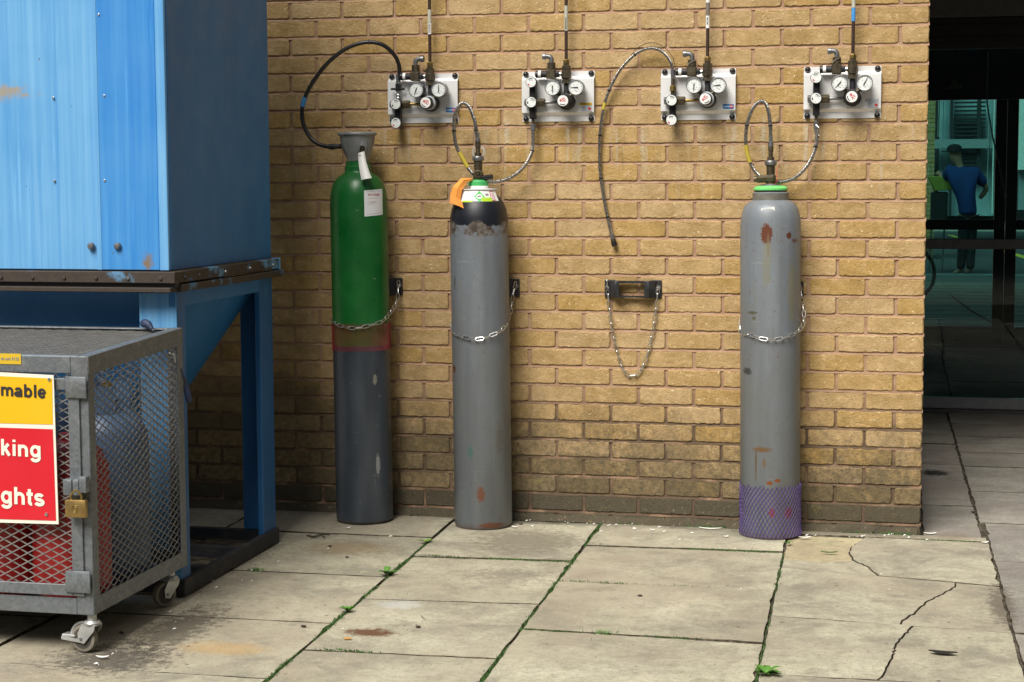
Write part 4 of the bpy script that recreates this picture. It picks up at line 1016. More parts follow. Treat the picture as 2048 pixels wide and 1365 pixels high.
# --- grey with black shoulder
(x2, y2_) = CYLS[1]
def grey_paint(key, base, base2, spots, extra=None):
    t = NT(key, .4, spec=.5); V = t.co(); z = t.sep(V)[2]
    c = t.mix(t.ramp(t.noise(1, t.map(V, (14, 14, 1.6)), 5, .6), .35, .68), base, base2)
    c = t.mix(t.ramp(t.noise(1, t.map(V, (30, 30, 3), (0, 2, 1)), 4), .60, .75, 0, .45), c, (.20, .185, .13))
    chips = t.mul(t.ramp(t.noise(60, t.map(V, (1, 1, .55)), 7, .8), .60, .625), t.ramp(t.noise(5, V), .42, .56))
    c = t.mix(t.mul(t.ramp(t.noise(1, t.map(V, (90, 90, 9), (5, 2, 1)), 4, .7), .64, .70), .4), c, (.30, .30, .29))
    c = t.mix(t.mul(t.ramp(t.noise(1, t.map(V, (60, 60, 2.2), (1, 7, 1)), 5, .7), .60, .72), .5), c, (.105, .10, .08))
    c = t.mix(t.mul(chips, .85), c, t.mix(t.noise(60, V), (.06, .045, .03), (.20, .08, .03)))
    c = t.mix(t.mul(t.ramp(t.voro(30, t.map(V, (1, 1, .7))), .07, .05), .6), c, (.05, .045, .04))
    c = t.mix(t.mul(t.ramp(t.noise(1, t.map(V, (12, 12, 95), (3, 1, 4)), 5, .75), .64, .68), .55), c, (.34, .345, .34))
    c = t.mix(t.mul(t.ramp(t.noise(2.4, t.map(V, (1, 1, .5), (2, 2, 2)), 6, .7), .48, .64), .45), c, (.135, .135, .118))
    if extra: c = extra(t, V, z, c)
    for c_, r_, k_, f_, am, sc_ in spots: c = t.mix(t.mul(t.spot(c_, r_, V, am, sc_, .1), f_), c, k_)
    c = t.mix(t.mul(t.ramp(t.add(z, t.mul(t.noise(30, V), .04)), .05, .02), .7), c, (.10, .055, .03))
    t.bump(t.noise(60, V), .08, .001); M[key] = t.out(c, t.ramp(t.noise(8, V), .3, .7, .3, .55))
def blk(t, V, z, c):
    b = t.add(z, t.mul(t.math('SUBTRACT', t.noise(22, V, 5, .65), .5), .055))
    c = t.mix(t.ramp(b, 1.218, 1.221), c, (.010, .012, .018))
    worn = t.mul(t.ramp(t.math('ABSOLUTE', t.math('SUBTRACT', b, 1.208)), .03, .02), t.ramp(t.noise(16, V, 5, .6), .47, .52))
    return t.mix(worn, c, t.mix(t.ramp(t.noise(45, V, 4), .4, .6), (.055, .042, .034), (.16, .14, .12)))
L2 = lambda u, v: loc(u, v, x2, y2_, RC)
RU = (.20, .06, .018)
grey_paint('paint_grey_black', (.132, .152, .176), (.185, .206, .23), [
    (L2(962, 990), (.016, .04, .03), RU, .8, .7, 45), (L2(985, 1052), (.055, .05, .012), RU, .85, .6, 40), (L2(942, 905), (.012, .04, .02), (.07, .16, .15), .8, .8, 50), (L2(911, 738), (.01, .03, .018), (.11, .03, .015), .9, .4, 30),
    (L2(905, 640), (.03, .03, .004), (.11, .03, .015), .9, .3, 30), (L2(914, 565), (.003, .03, .03), (.05, .04, .03), .8, .4, 40), (L2(1000, 880), (.012, .04, .06), (.13, .115, .085), .5, .6, 25)], blk)
cy2 = cyl_thing(1, 'grey_gas_cylinder', 'tall grey gas cylinder with worn black shoulder and orange tag')
MB().lathe([(RC*.92, 0), (RC, .012), (RC, 1.225), (RC*.985, 1.255), (RC*.94, 1.283), (RC*.86, 1.307), (RC*.78, 1.324), (RC*.62, 1.342), (.05, 1.352), (.042, 1.356), (.042, 1.36), (0, 1.36)], 72).build('body', 'paint_grey_black', cy2, 40)
MB().lathe([(.041, 1.358), (.041, 1.376), (.040, 1.378)], 32, cap=False).build('neck_band', 'white', cy2)
MB().lathe([(.0405, 1.376), (.0405, 1.392), (.034, 1.400), (.016, 1.402), (0, 1.402)], 32, cap=False).build('neck_cap', 'cap_green', cy2)
# conical collar label
lbm = bmesh.new(); pr_ = None; al0, al1 = math.radians(-150), math.radians(-20)
def cone_pt(a_, f): r_ = .097+( .074-.097)*f; return Vector((r_*math.cos(a_), r_*math.sin(a_), 1.308+.052*f))
def cone_patch(a0_, a1_, f0, f1, off, mk, nm, parent, n=18):
    b_ = bmesh.new(); prv = None
    for k in range(n+1):
        a_ = a0_+(a1_-a0_)*k/n; nn = Vector((math.cos(a_), math.sin(a_), .4)).normalized()
        q = [b_.verts.new(cone_pt(a_, f)+nn*e_) for f, e_ in ((f0, off), (f1, off), (f1, off-.0006), (f0, off-.0006))]
        if prv:
            for i in range(4): b_.faces.new((prv[i], q[i], q[(i+1) % 4], prv[(i+1) % 4]))
        prv = q
    m_ = MB(); m_.bm.free(); m_.bm = b_; return m_.build(nm, mk, parent, 60)
lb2 = cone_patch(al0, al1, 0, 1, .002, 'white', 'collar_label', cy2)
MB().lathe([(.073, 1.3605), (.082, 1.3615), (.082, 1.364), (.042, 1.366)], 40, cap=False).build('label_flange', 'paper', cy2)
aF = math.atan2(CAM.y-y2_, CAM.x-x2)     # direction that faces the viewer side of the yard
def diamond(a_c, f_c, da, df, mk):
    b_ = bmesh.new(); pts = [(a_c-da, f_c), (a_c, f_c-df), (a_c+da, f_c), (a_c, f_c+df)]
    b_.faces.new([b_.verts.new(cone_pt(a_, f)+Vector((math.cos(a_), math.sin(a_), .4)).normalized()*.0032) for a_, f in pts]); m_ = MB(); m_.bm.free(); m_.bm = b_; return m_.build('hazard_diamond', mk, lb2, None)
diamond(aF+.03, .50, .24, .42, 'label_green'); cone_patch(aF+.12, aF+.60, .12, .42, .0028, 'lime', 'lime_panel', lb2, 8); cone_patch(aF-.75, aF-.25, .08, .20, .0028, 'lime', 'lime_panel', lb2, 8)
cone_patch(aF+.57, aF+.79, .18, .88, .0026, 'print_red', 'print_block', lb2, 6); cone_patch(aF+.60, aF+.76, .24, .82, .0029, 'paper', 'print_block', lb2, 6)
cone_patch(aF+.32, aF+.48, .55, .72, .0028, 'print_grey', 'print_block', lb2, 4); cone_patch(aF-.06, aF+.10, .50, .56, .0036, 'print', 'print_block', lb2, 4)
for f_ in (.3, .42, .54, .66): cone_patch(aF+.63, aF+.73, f_, f_+.05, .0031, 'print_red', 'print_block', lb2, 3)
# valve and its fittings
def valve(o, zb_, h, kind):
    MB().lathe([(.019, zb_), (.021, zb_+.004), (.021, zb_+.03), (.0165, zb_+.034), (.0165, zb_+h-.022), (.02, zb_+h-.02), (.022, zb_+h-.016), (.022, zb_+h-.004), (.018, zb_+h), (0, zb_+h)], 24).build('valve', 'bronze', o)
    MB().lathe([(.0225, zb_+h-.018), (.0235, zb_+h-.012), (.0235, zb_+h-.006), (.021, zb_+h-.001)], 24, cap=False).build('valve_collar', 'grey_metal', o)
    MB().lathe([(.0145, zb_+h), (.0145, zb_+h+.012), (.009, zb_+h+.014), (.009, zb_+h+.035), (.011, zb_+h+.036), (.011, zb_+h+.058), (0, zb_+h+.058)], 6 if kind else 16).build('inlet_nut', 'bronze', o)
valve(cy2, 1.398, .098, 0)
MB().lathe([(.0165, 0), (.0165, .006), (.010, .007), (.007, .004), (.004, .010), (0, .011)], 20, (.004, -.018, 1.425), (.1, -1, 0)).build('outlet_port', 'bronze', cy2)
MB().cyl((.01, -.01, 1.407), (.062, -.022, 1.412), .0105, n=18, bev=.001).build('side_cap', 'black', cy2)
ring((0, .008, 1.512), .024, .0022, (.12, 1, 0), 32, 8).build('pull_ring', 'sticker_grey', cy2)
ot = MB(); pts = [(-.018, -.03, 1.405), (-.045, -.062, 1.400), (-.068, -.08, 1.368), (-.075, -.085, 1.335), (-.062, -.098, 1.298)]; wd = [(.006, .004), (.010, .016), (.018, .014), (.020, .02), (.034, .026)]
rw = []
for (a_, b_, c_), (wx, wz) in zip(pts, wd): rw.append([ot.bm.verts.new((a_-wx, b_+.004, c_+wz*.5)), ot.bm.verts.new((a_+wx*.2, b_-.010, c_)), ot.bm.verts.new((a_+wx, b_+.002, c_-wz*.6))])
for A, B in zip(rw, rw[1:]):
    for j in range(2): ot.bm.faces.new((A[j], A[j+1], B[j+1], B[j]))
thicken(ot.bm, .0012); ot.build('orange_tag', 'orange', cy2, None)

# --- grey with purple net
(x4, y4_) = CYLS[2]
L4 = lambda u, v: loc(u, v, x4, y4_, RC)
grey_paint('paint_grey', (.145, .165, .188), (.195, .218, .242), [
    (L4(1538, 468), (.023, .04, .040), (.115, .035, .016), 1, .35, 35), (L4(1541, 490), (.005, .04, .05), (.15, .11, .06), .8, .35, 35), (L4(1583, 472), (.009, .04, .014), (.10, .035, .018), 1, .5, 40), (L4(1594, 482), (.012, .03, .008), (.10, .035, .018), .8, .7, 40),
    (L4(1513, 930), (.004, .04, .065), (.11, .075, .03), .8, .4, 40), (L4(1525, 900), (.036, .04, .010), (.16, .085, .03), .9, .9, 55), (L4(1530, 928), (.006, .03, .018), (.18, .10, .03), .8, .6, 50),
    (L4(1540, 967), (.012, .03, .008), (.24, .07, .02), 1, .5, 45), (L4(1556, 962), (.012, .03, .007), (.24, .07, .02), 1, .5, 45), (L4(1545, 1027), (.012, .03, .018), (.32, .05, .05), .9, .7, 40), (L4(1578, 1027), (.015, .03, .022), (.32, .05, .05), .9, .7, 40),
    (L4(1508, 626), (.018, .03, .006), (.07, .06, .03), .8, .8, 50), (L4(1511, 637), (.008, .03, .008), (.09, .075, .03), .8, .5, 40), (L4(1497, 743), (.02, .03, .014), (.035, .035, .035), .9, 1.0, 55),
    (L4(1538, 530), (.018, .05, .09), (.20, .19, .12), .55, .4, 12), (L4(1588, 590), (.016, .05, .12), (.19, .18, .11), .6, .4, 12)])
cy4 = cyl_thing(2, 'grey_net_gas_cylinder', 'tall grey gas cylinder with purple mesh sleeve at its foot and bright green neck ring')
MB().lathe([(RC*.92, 0), (RC, .012), (RC, 1.215), (RC*.985, 1.245), (RC*.94, 1.272), (RC*.86, 1.296), (.084, 1.312), (.071, 1.317), (.0695, 1.319), (.0695, 1.346), (.066, 1.349), (.05, 1.352), (0, 1.352)], 72).build('body', 'paint_grey', cy4, 40)
plain('neck_paint', (.15, .145, .12), .5, vary=.3, sc=30)
MB().lathe([(.0702, 1.319), (.0702, 1.345), (.067, 1.3475)], 48, cap=False).build('neck_ring', 'neck_paint', cy4)
MB().lathe([(.063, 1.349), (.063, 1.3555)], 40).build('black_washer', 'black', cy4)
MB().lathe([(.063, 1.3545), (.067, 1.358), (.067, 1.364), (.055, 1.373), (.04, 1.374)], 48, cap=False).build('green_ring', 'ring_green', cy4)
MB().lathe([(.042, 1.3725), (.036, 1.379), (.015, 1.381), (0, 1.381)], 32, cap=False).build('neck_cap', 'grey_metal', cy4)
valve(cy4, 1.382, .090, 1)
MB().cyl((.015, -.014, 1.402), (-.052, -.006, 1.400), .0155, n=6, bev=.002).build('outlet_nut', 'bronze', cy4)
MB().cyl((-.05, -.006, 1.400), (-.062, -.004, 1.400), .012, n=16).build('outlet_port', 'bronze', cy4)
a0, zz0 = ang(1527, 431, x4, y4_, RC); a1, zz1 = ang(1556, 418, x4, y4_, RC)
st4 = MB(); qs = []
for u, v in ((1527, 418), (1554, 414), (1556, 425), (1529, 430)):
    p_ = atcyl(u, v, x4, y4_, .106); qs.append((p_.x-x4, p_.y-y4_, p_.z))
st4.prism(qs, (0, -.0012, .0)); st4.build('sticker', 'white', cy4, None)
net(RC+.0022, .006, .208, 46, 5.0, .0011, .006, .003, 16).build('net_sleeve', 'net_purple', cy4, None, kind='stuff')
rs = MB(); rs.tube(spline([(.02, -.03, 1.381), (.028, -.035, 1.40), (.026, -.03, 1.43), (.034, -.03, 1.452)], 5), .0012, 5); rs.build('seal_wire', 'print_red', cy4)

# ------------------------------------------------------------------ wall brackets and chains
def bracket(cx_, label):
    o = thing('cylinder_bracket', label, 'bracket', (cx_, 0, .96), group='black cylinder brackets on the wall')
    z0_, z1_ = .924, .997; w2 = .116
    MB().box((cx_-w2, -.009, z0_), (cx_-w2+.045, -.001, z1_), .003).build('ear', 'bracket', o); MB().box((cx_+w2-.045, -.009, z0_), (cx_+w2, -.001, z1_), .003).build('ear', 'bracket', o)
    for s_ in (-1, 1):
        MB().prism([(cx_+s_*(w2-.020), -.0095, z0_+.002), (cx_+s_*(w2-.046), -.046, z0_+.002), (cx_+s_*(w2-.066), -.046, z0_+.002), (cx_+s_*(w2-.058), -.0095, z0_+.002)], (0, 0, z1_-z0_-.004), .002).build('side_wing', 'bracket', o)
        pl = MB(); pl.lathe([(.008, 0), (.0075, .004), (0, .006)], 14, (cx_+s_*(w2-.010), -.009, (z0_+z1_)/2+.006), (0, -1, 0)); pl.build('bolt', 'grey_metal', o)
        ring((cx_+s_*(w2-.014), -.016, z1_-.034), .009, .0016, (1, .3, 0), 18, 6).build('hook', 'chain_steel', o)
    # concave saddle top and bottom webs
    for za, zb2 in ((z1_-.012, z1_-.003), (z0_+.004, z0_+.010)):
        pts = [(cx_-w2+.060, -.044, za)]+[(cx_-w2+.062+(2*w2-.124)*k/8, -.046+.016*math.sin(math.pi*k/8), za) for k in range(9)]+[(cx_+w2-.060, -.0095, za), (cx_-w2+.060, -.0095, za)]
        MB().prism(pts[1:], (0, 0, zb2-za)).build('saddle_web', 'bracket', o)
    return o
BX = [-2.228, -1.731, -1.147, -.585]
for x_, l_ in zip(BX, ('black wall bracket behind the green cylinder, bolt showing at right', 'black wall bracket behind the black shouldered cylinder', 'empty black cylinder bracket on the bare brick wall', 'black wall bracket hidden behind the cylinder with purple net')): bracket(x_, l_)
def link_mesh():
    L_, W_, r_ = .0255, .0062, .0019; pts = []
    for k in range(7): a_ = -math.pi/2+math.pi*k/6; pts.append(Vector((L_/2+W_*math.cos(a_)-.002, W_*math.sin(a_), 0)))
    for k in range(7): a_ = math.pi/2+math.pi*k/6; pts.append(Vector((-L_/2+W_*math.cos(a_)+.002, W_*math.sin(a_), 0)))
    b_ = bmesh.new(); n = len(pts); rs_ = []
    for i, p_ in enumerate(pts):
        tg_ = (pts[(i+1) % n]-pts[i-1]).normalized(); sd = Vector((-tg_.y, tg_.x, 0))
        rs_.append([b_.verts.new(p_+sd*r_*math.cos(2*math.pi*k/6)+Vector((0, 0, r_*math.sin(2*math.pi*k/6)))) for k in range(6)])
    for i in range(n):
        for k in range(6): b_.faces.new((rs_[i][k], rs_[(i+1) % n][k], rs_[(i+1) % n][(k+1) % 6], rs_[i][(k+1) % 6]))
    m_ = MB(); m_.bm.free(); m_.bm = b_; return m_.mesh('link', 'chain_steel', 60)
LINK = link_mesh()
def chain(pts, label, outward=None):
    P_ = resample(spline(pts, 10), .0292); o = thing('chain', label, 'chain', tuple(P_[0]), group='steel chains for the cylinders')
    for i in range(len(P_)-1):
        a_, b_ = P_[i], P_[i+1]; x = (b_-a_).normalized(); c_ = (a_+b_)/2
        out_ = outward(c_) if outward else Vector((0, -1, 0)); y = out_.cross(x).normalized(); z_ = x.cross(y)
        m_ = Matrix((x, y, z_)).transposed().to_4x4() @ Matrix.Rotation(R(18 if i % 2 else 78)+rnd.uniform(-.2, .2), 4, 'X')
        k = link('link', LINK, o); k.matrix_basis = Matrix.Translation(c_) @ m_
    return o
RK = RC+.006
def wrap(ci, px, start=None, end=None):
    xc, yc = CYLS[ci]; return ([Vector(start)] if start else [])+[atcyl(u, v, xc, yc, RK) for u, v in px]+([Vector(end)] if end else [])
def outw(ci):
    xc, yc = CYLS[ci]
    return lambda c_: Vector((c_.x-xc, c_.y-yc, 0)).normalized()
def side_pts(ci, a_deg, z_): xc, yc = CYLS[ci]; return Vector((xc+RK*math.cos(R(a_deg)), yc+RK*math.sin(R(a_deg)), z_))
e1 = Vector((BX[0]+.102, -.018, .985))
chain([e1, at(796, 590, -.05), at(790, 612, -.09)]+wrap(0, [(766, 642), (742, 650), (715, 657), (692, 655), (672, 648)])+[side_pts(0, 195, .835), side_pts(0, 170, .87), Vector((BX[0]-.105, -.03, .955))], 'thin steel chain slung low round the green cylinder', outw(0))
e2 = Vector((BX[1]+.102, -.018, .985))
chain([e2, at(1025, 595, -.045), at(1021, 625, -.085)]+wrap(1, [(1006, 658), (985, 670), (960, 679), (935, 677), (915, 670)])+[side_pts(1, 200, .80), side_pts(1, 172, .85), Vector((BX[1]-.105, -.03, .955))], 'thin steel chain round the grey black shouldered cylinder', outw(1))
e4 = Vector((BX[3]+.102, -.018, .985))
chain([e4, side_pts(2, 12, .88), side_pts(2, -8, .84)]+wrap(2, [(1600, 660), (1588, 668), (1572, 675), (1545, 680), (1520, 677), (1500, 670)])+[side_pts(2, 192, .80), side_pts(2, 170, .86), Vector((BX[3]-.105, -.03, .955))], 'thin steel chain round the grey cylinder with the purple net', outw(2))
chain([at(1214, 560, -.022), at(1217, 600, -.018), at(1224, 660, -.014), at(1235, 708, -.012), at(1248, 742, -.012), at(1262, 754, -.012), at(1279, 745, -.012), at(1294, 713, -.012), at(1306, 660, -.014), at(1313, 610, -.018), at(1317, 562, -.022)], 'thin steel chain hanging in a loop below the empty bracket')

# ------------------------------------------------------------------ regulator panels
PX = [-2.163, -1.600, -1.036, -.476]; PZ = 1.634; PW, PH = .2955, .200
Y = Vector((0, -1, 0))
def arc_marks(o, c, r0, r1, a0_, a1_, mk, nm, n=6, y=-.0006):
    m_ = MB(); prv = None
    for k in range(n+1):
        a_ = R(a0_+(a1_-a0_)*k/n); q = [m_.bm.verts.new(c+Vector((r_*math.cos(a_), y, r_*math.sin(a_)))) for r_ in (r0, r1)]
        if prv: m_.bm.faces.new((prv[0], prv[1], q[1], q[0]))
        prv = q
    return m_.build(nm, mk, o, None)
def panel(i, top, needles, knob_rot, label):
    x0 = PX[i]; o = thing('regulator_panel', label, 'gas regulator', (x0+PW/2, 0, PZ), group='regulator panels along the wall')
    V_ = lambda x, y, z: Vector((x0+x, -y, PZ+z))
    pf = [(.003, 0), (.003, .024), (.020, .036), (.020, .168), (.003, .180), (.003, PH)]
    b_ = bmesh.new(); cols_ = []
    cut = .012
    for x in (0, PW): cols_.append([b_.verts.new(V_(x, y, z)) for y, z in pf])
    for k in range(len(pf)-1): b_.faces.new((cols_[0][k], cols_[1][k], cols_[1][k+1], cols_[0][k+1]))
    thicken(b_, .0018); m_ = MB(); m_.bm.free(); m_.bm = b_; m_.build('backplate', 'steel_plate', o, None)
    for x, z in ((.014, .190), (PW-.014, .190), (.014, .011), (PW-.014, .011)):
        MB().lathe([(.0115, 0), (.0112, .005), (.009, .010), (.005, .013), (0, .014)], 18, V_(x, .004, z), Y).build('mounting_cap', 'black', o)
    # gauges
    for gx, nd in zip((.1395, .2345), needles):
        gz = .131; c_ = V_(gx, .088, gz)
        g_ = MB().lathe([(.020, -.05), (.029, -.048), (.0305, -.006), (.0312, -.002), (.0312, .003), (.0285, .0035), (.0283, .0005)], 40, c_, Y, cap=False).build('pressure_gauge', 'grey_metal', o)
        MB().lathe([(.0, .0), (.0284, .0)], 40, c_, Y, cap=False).build('dial_face', 'dial', g_)
        a_ = R(nd); d = Vector((math.cos(a_), 0, math.sin(a_))); pz = d.cross(Y)
        MB().prism([c_-Vector((0, .002, 0))-d*.009+pz*.0019, c_-Vector((0, .002, 0))+d*.002+pz*.0019, c_-Vector((0, .002, 0))+d*.023+pz*.0005, c_-Vector((0, .002, 0))+d*.023-pz*.0005, c_-Vector((0, .002, 0))+d*.002-pz*.0019, c_-Vector((0, .002, 0))-d*.009-pz*.0019], (0, -.0006, 0)).build('needle', 'print', g_, None)
        tk = MB()
        for k in range(11):
            a_ = R(225-27*k); dd_ = Vector((math.cos(a_), 0, math.sin(a_))); pp_ = dd_.cross(Y); r0, r1 = (.0195 if k % 2 == 0 else .0215), .0245
            tk.quad(*[c_+Vector((0, -.0006, 0))+dd_*r_+pp_*s_*.0007 for r_, s_ in ((r0, -1), (r0, 1), (r1, 1), (r1, -1))])
        for dx, dz, w_ in ((-.004, -.011, .006), (.003, -.015, .008), (-.008, .010, .003), (.007, .011, .003), (.010, -.008, .004)):
            tk.quad(*[c_+Vector((dx+sx_*w_/2, -.0006, dz+sz_*.0011)) for sx_, sz_ in ((-1, -1), (1, -1), (1, 1), (-1, 1))])
        tk.build('tick_marks', 'print_grey', g_, None); arc_marks(g_, c_, .0247, .0254, -45, 225, 'print_grey', 'scale_arc', 20)
        MB().cyl(V_(gx, .048, gz-.012), V_(.1875, .055, .088), .008, n=12).build('gauge_stem', 'bronze', o)
    # regulator and its knob
    rx, rz = .1875, .078; c0 = V_(rx, .021, rz)
    MB().lathe([(.030, 0), (.034, .004), (.034, .030), (.031, .036), (.027, .038)], 36, c0, Y).build('regulator_body', 'black_soft', o)
    MB().lathe([(.027, .038), (.029, .040), (.029, .056), (.026, .059)], 36, c0, Y).build('bonnet', 'sticker_grey' if i in (0, 2) else 'black_soft', o)
    kn = MB().lathe([(.018, .059), (.023, .062), (.0245, .066), (.0245, .094), (.0225, .098), (.0205, .098)], 36, c0, Y).build('control_knob', 'black', o)
    c_ = c0+Y*.0984; MB().lathe([(0, 0), (.0212, 0)], 36, c_, Y, cap=False).build('knob_face', 'white', kn)
    ka = R(knob_rot); kx = Vector((math.cos(ka), 0, math.sin(ka))); ku = Vector((-math.sin(ka), 0, math.cos(ka)))
    text('lettering', 'BOC', .0125, 'print_red', kn, c_+Y*.0008-ku*.003, kx, ku, 'CENTER', .0003, .0002)
    MB().prism([c_+Y*.0008+kx*a_+ku*b2 for a_, b2 in ((-.008, .008), (.006, .0085), (.008, .0125), (.001, .011))], Y*.0003).build('knob_print', 'print_red', kn, None)
    arc_marks(kn, c_+Y*.0006, .0145, .0178, knob_rot-130, knob_rot-55, 'print', 'knob_arc', 8, -.0002)
    # stem up to the union, union, supply nut
    MB().cyl(V_(rx, .040, rz+.03), V_(rx, .042, .168), .0115, .0095, n=16).build('riser', 'black_soft', o)
    MB().lathe([(.0165, 0), (.0165, .018), (.0205, .020), (.0205, .046), (.0178, .048), (.0178, .068), (.012, .070), (.012, .078)], 8, V_(rx, .046, .150)).build('union', 'bronze', o, 30)
    MB().lathe([(.0125, 0), (.0135, .003), (.0135, .013), (.010, .017)], 6, V_(rx, .046, .228)).build('supply_nut', 'brass', o, 30)
    # relief valve, elbow and vent
    bz2 = .187
    MB().box(V_(.108, .062, bz2-.018), V_(.144, .030, bz2+.018), .002).build('relief_block', 'bronze', o)
    MB().cyl(V_(.0685, .046, bz2), V_(.108, .046, bz2), .0138, n=22, bev=.001).build('relief_valve', 'black_soft', o)
    MB().cyl(V_(.0745, .046, bz2), V_(.086, .046, bz2), .0150, n=22).build('relief_band', 'white', o)
    MB().cyl(V_(.0625, .046, bz2), V_(.0745, .046, bz2), .0147, n=22, bev=.002).build('relief_end', 'black', o)
    MB().cyl(V_(.144, .046, bz2), V_(.160, .046, bz2), .0125, n=6).build('relief_nut', 'black_soft', o); MB().cyl(V_(.160, .046, bz2), V_(.168, .046, bz2), .008, n=12).build('relief_nipple', 'chrome', o)
    MB().cyl(V_(.127, .046, bz2+.018), V_(.127, .046, bz2+.046), .0165, n=22, bev=.001).build('relief_bonnet', 'bronze', o)
    ex = 1 if i == 0 else -1
    E_ = [V_(.127, .046, bz2+.046), V_(.127, .046, bz2+.058), V_(.127+ex*.004, .046, bz2+.066), V_(.127+ex*.013, .046, bz2+.070), V_(.127+ex*.030, .048, bz2+.070)]
    el = MB().tube(spline(E_, 4), .0098, 14).build('elbow', 'grey_metal', o); MB().cyl(V_(.127+ex*.022, .0475, bz2+.070), V_(.127+ex*.036, .048, bz2+.070), .0128, n=14, bev=.001).build('elbow_end', 'grey_metal', el)
    if i in (2, 3): MB().tube(spline([V_(.110, .064, bz2+.024), V_(.118, .066, bz2+.032), V_(.132, .064, bz2+.040), V_(.143, .058, bz2+.042)], 4), .0014, 5).build('lock_wire', 'chrome', o)
    # isolation valves
    vx, vz = .0505, .0755
    if top: za, zb3, dz2 = -.022, vz+.020, -.0755-.004+.0755
    bz0, bz1 = (-.020, vz+.022) if top else (.010, .172)
    MB().box(V_(vx-.0125, .056, bz0), V_(vx+.0125, .024, bz1), .003).build('valve_block', 'black', o)
    d2 = -.001 if top else .155
    for q, rr in ((vz, 40 if top else 20), (d2, 60)):
        c2 = V_(vx, .056, q); vd = MB().lathe([(.017, 0), (.0212, .003), (.0222, .006), (.0222, .022), (.0212, .024), (.0198, .0242)], 32, c2, Y).build('valve_dial', 'black', o)
        cf = c2+Y*.0246; MB().lathe([(0, 0), (.0200, 0)], 32, cf, Y, cap=False).build('dial_face', 'dial', vd)
        arc_marks(vd, cf, .0128, .0158, rr, rr+75, 'print', 'dial_arc', 8); arc_marks(vd, cf, .0078, .0092, rr-20, rr+90, 'print_grey', 'dial_arc', 8)
        mk_ = 'print_red' if q == d2 else 'print'
        arc_marks(vd, cf, .0115, .0165, rr+150, rr+185, mk_, 'dial_block', 5)
        for a_ in (130, 215, 240): arc_marks(vd, cf, .0135, .0155, rr+a_, rr+a_+7, 'print_grey', 'dial_block', 1)
    MB().cyl(V_(vx+.012, .040, vz), V_(vx+.050, .040, vz), .0165, n=6, bev=.002).build('outlet_nut', 'bronze', o, 25)
    MB().cyl(V_(vx-.034, .040, vz), V_(vx-.012, .040, vz), .0155, n=6, bev=.002).build('blank_nut', 'grey_metal', o, 25)
    MB().cyl(V_(vx+.050, .040, vz), V_(rx-.030, .040, vz), .0062, n=14).build('link_tube', 'brass' if top else 'grey_metal', o)
    if top:
        MB().cyl(V_(vx, .040, vz+.022), V_(vx, .040, .094+.020), .008, n=14).build('inlet_stem', 'bronze', o)
        if i == 0:
            MB().box(V_(vx-.009, .052, .128), V_(vx+.009, .030, .160), .002).build('check_valve', 'black', o); MB().cyl(V_(vx-.030, .042, .138), V_(vx+.028, .042, .138), .0048, n=10).build('check_handle', 'black', o)
            MB().lathe([(.008, 0), (.0095, .004), (.007, .010), (.0095, .016), (.007, .022), (.0085, .03)], 12, V_(vx, .040, .098)).build('ribbed_tail', 'chrome', o)
        else:
            MB().lathe([(.0135, 0), (.0135, .020), (.010, .023)], 6, V_(vx, .040, .112)).build('inlet_nut', 'brass', o, 25); MB().cyl(V_(vx, .040, .135), V_(vx, .040, .165), .0075, n=14).build('inlet_tail', 'bronze', o)
    else:
        MB().cyl(V_(vx, .040, -.016), V_(vx, .040, .010), .0065, n=14).build('outlet_stem', 'bronze', o)
    # small rating label
    if i in (0, 2):
        s_ = MB().box(V_(.247, .0225, .042), V_(.289, .0205, .060)).build('rating_label', 'sticker_blue', o, None); MB().lathe([(0, 0), (.0075, 0)], 16, V_(.280, .0229, .051), Y, cap=False).build('label_dot', 'print_red', s_); MB().box(V_(.250, .0232, .0495), V_(.285, .0226, .0525)).build('label_print', 'white', s_, None)
    else:
        s_ = MB().box(V_(.245, .0225, .040), V_(.287, .0205, .058)).build('rating_label', 'sticker_grey', o, None); MB().lathe([(0, 0), (.0060, 0)], 16, V_(.278, .0229, .049), Y, cap=False).build('label_dot', 'print_red', s_)
        s2 = MB().box(V_(.236, .0222, .063), V_(.287, .0206, .073)).build('rating_label', 'sticker_yellow' if i == 1 else 'sticker_grey', o, None)
        if i == 1: text('lettering', 'NITROGEN', .007, 'print', s2, V_(.243, .0226, .0655), (1, 0, 0), (0, 0, 1), 'LEFT', 0, .0002)
    return o
panel(0, True, (250, 90), -35, 'leftmost steel regulator panel, fed by the black hose')
panel(1, False, (272, 180), 0, 'steel regulator panel above the black shouldered cylinder, second from left')
panel(2, True, (265, 185), 30, 'third steel regulator panel, with the loose hose dangling from it')
panel(3, False, (228, 62), -60, 'rightmost steel regulator panel, nearest the entrance')

# supply pipes
def pipe(i, label, bands, txt=None, upper='pipe_brown'):
    x = PX[i]+.1875; y = -.046; z0_ = PZ+.243
    o = thing('supply_pipe', label, 'pipe', (x, y, z0_), group='supply pipes above the panels')
    MB().cyl((x, y, z0_), (x, y, 3.35), .0066, n=16).build('pipe', upper, o)
    for za, zb2, mk in bands: MB().cyl((x, y, za), (x, y, zb2), .0076, n=18).build('band', mk, o)
    if txt:
        s_, z_, mk, sz = txt
        for dx in (0,): text('lettering', s_, sz, mk, o, (x+.0030, y-.0082, z_), (0, 0, -1), (1, 0, 0), 'LEFT', .0002, .0003, fn=lambda c_: Vector((x+(c_.y-.0036)*.95, y-.0074-.0006-c_.z+.0009*abs((c_.y-.0036)/.004), z_-c_.x)))
    for zc in (2.36, 2.9): MB().box((x-.012, y-.009, zc), (x+.012, -.001, zc+.014), .002).build('clip', 'grey_metal', o)
zp = lambda i, v: at((857, 1131, 1413, 1704)[i], v, -.046).z
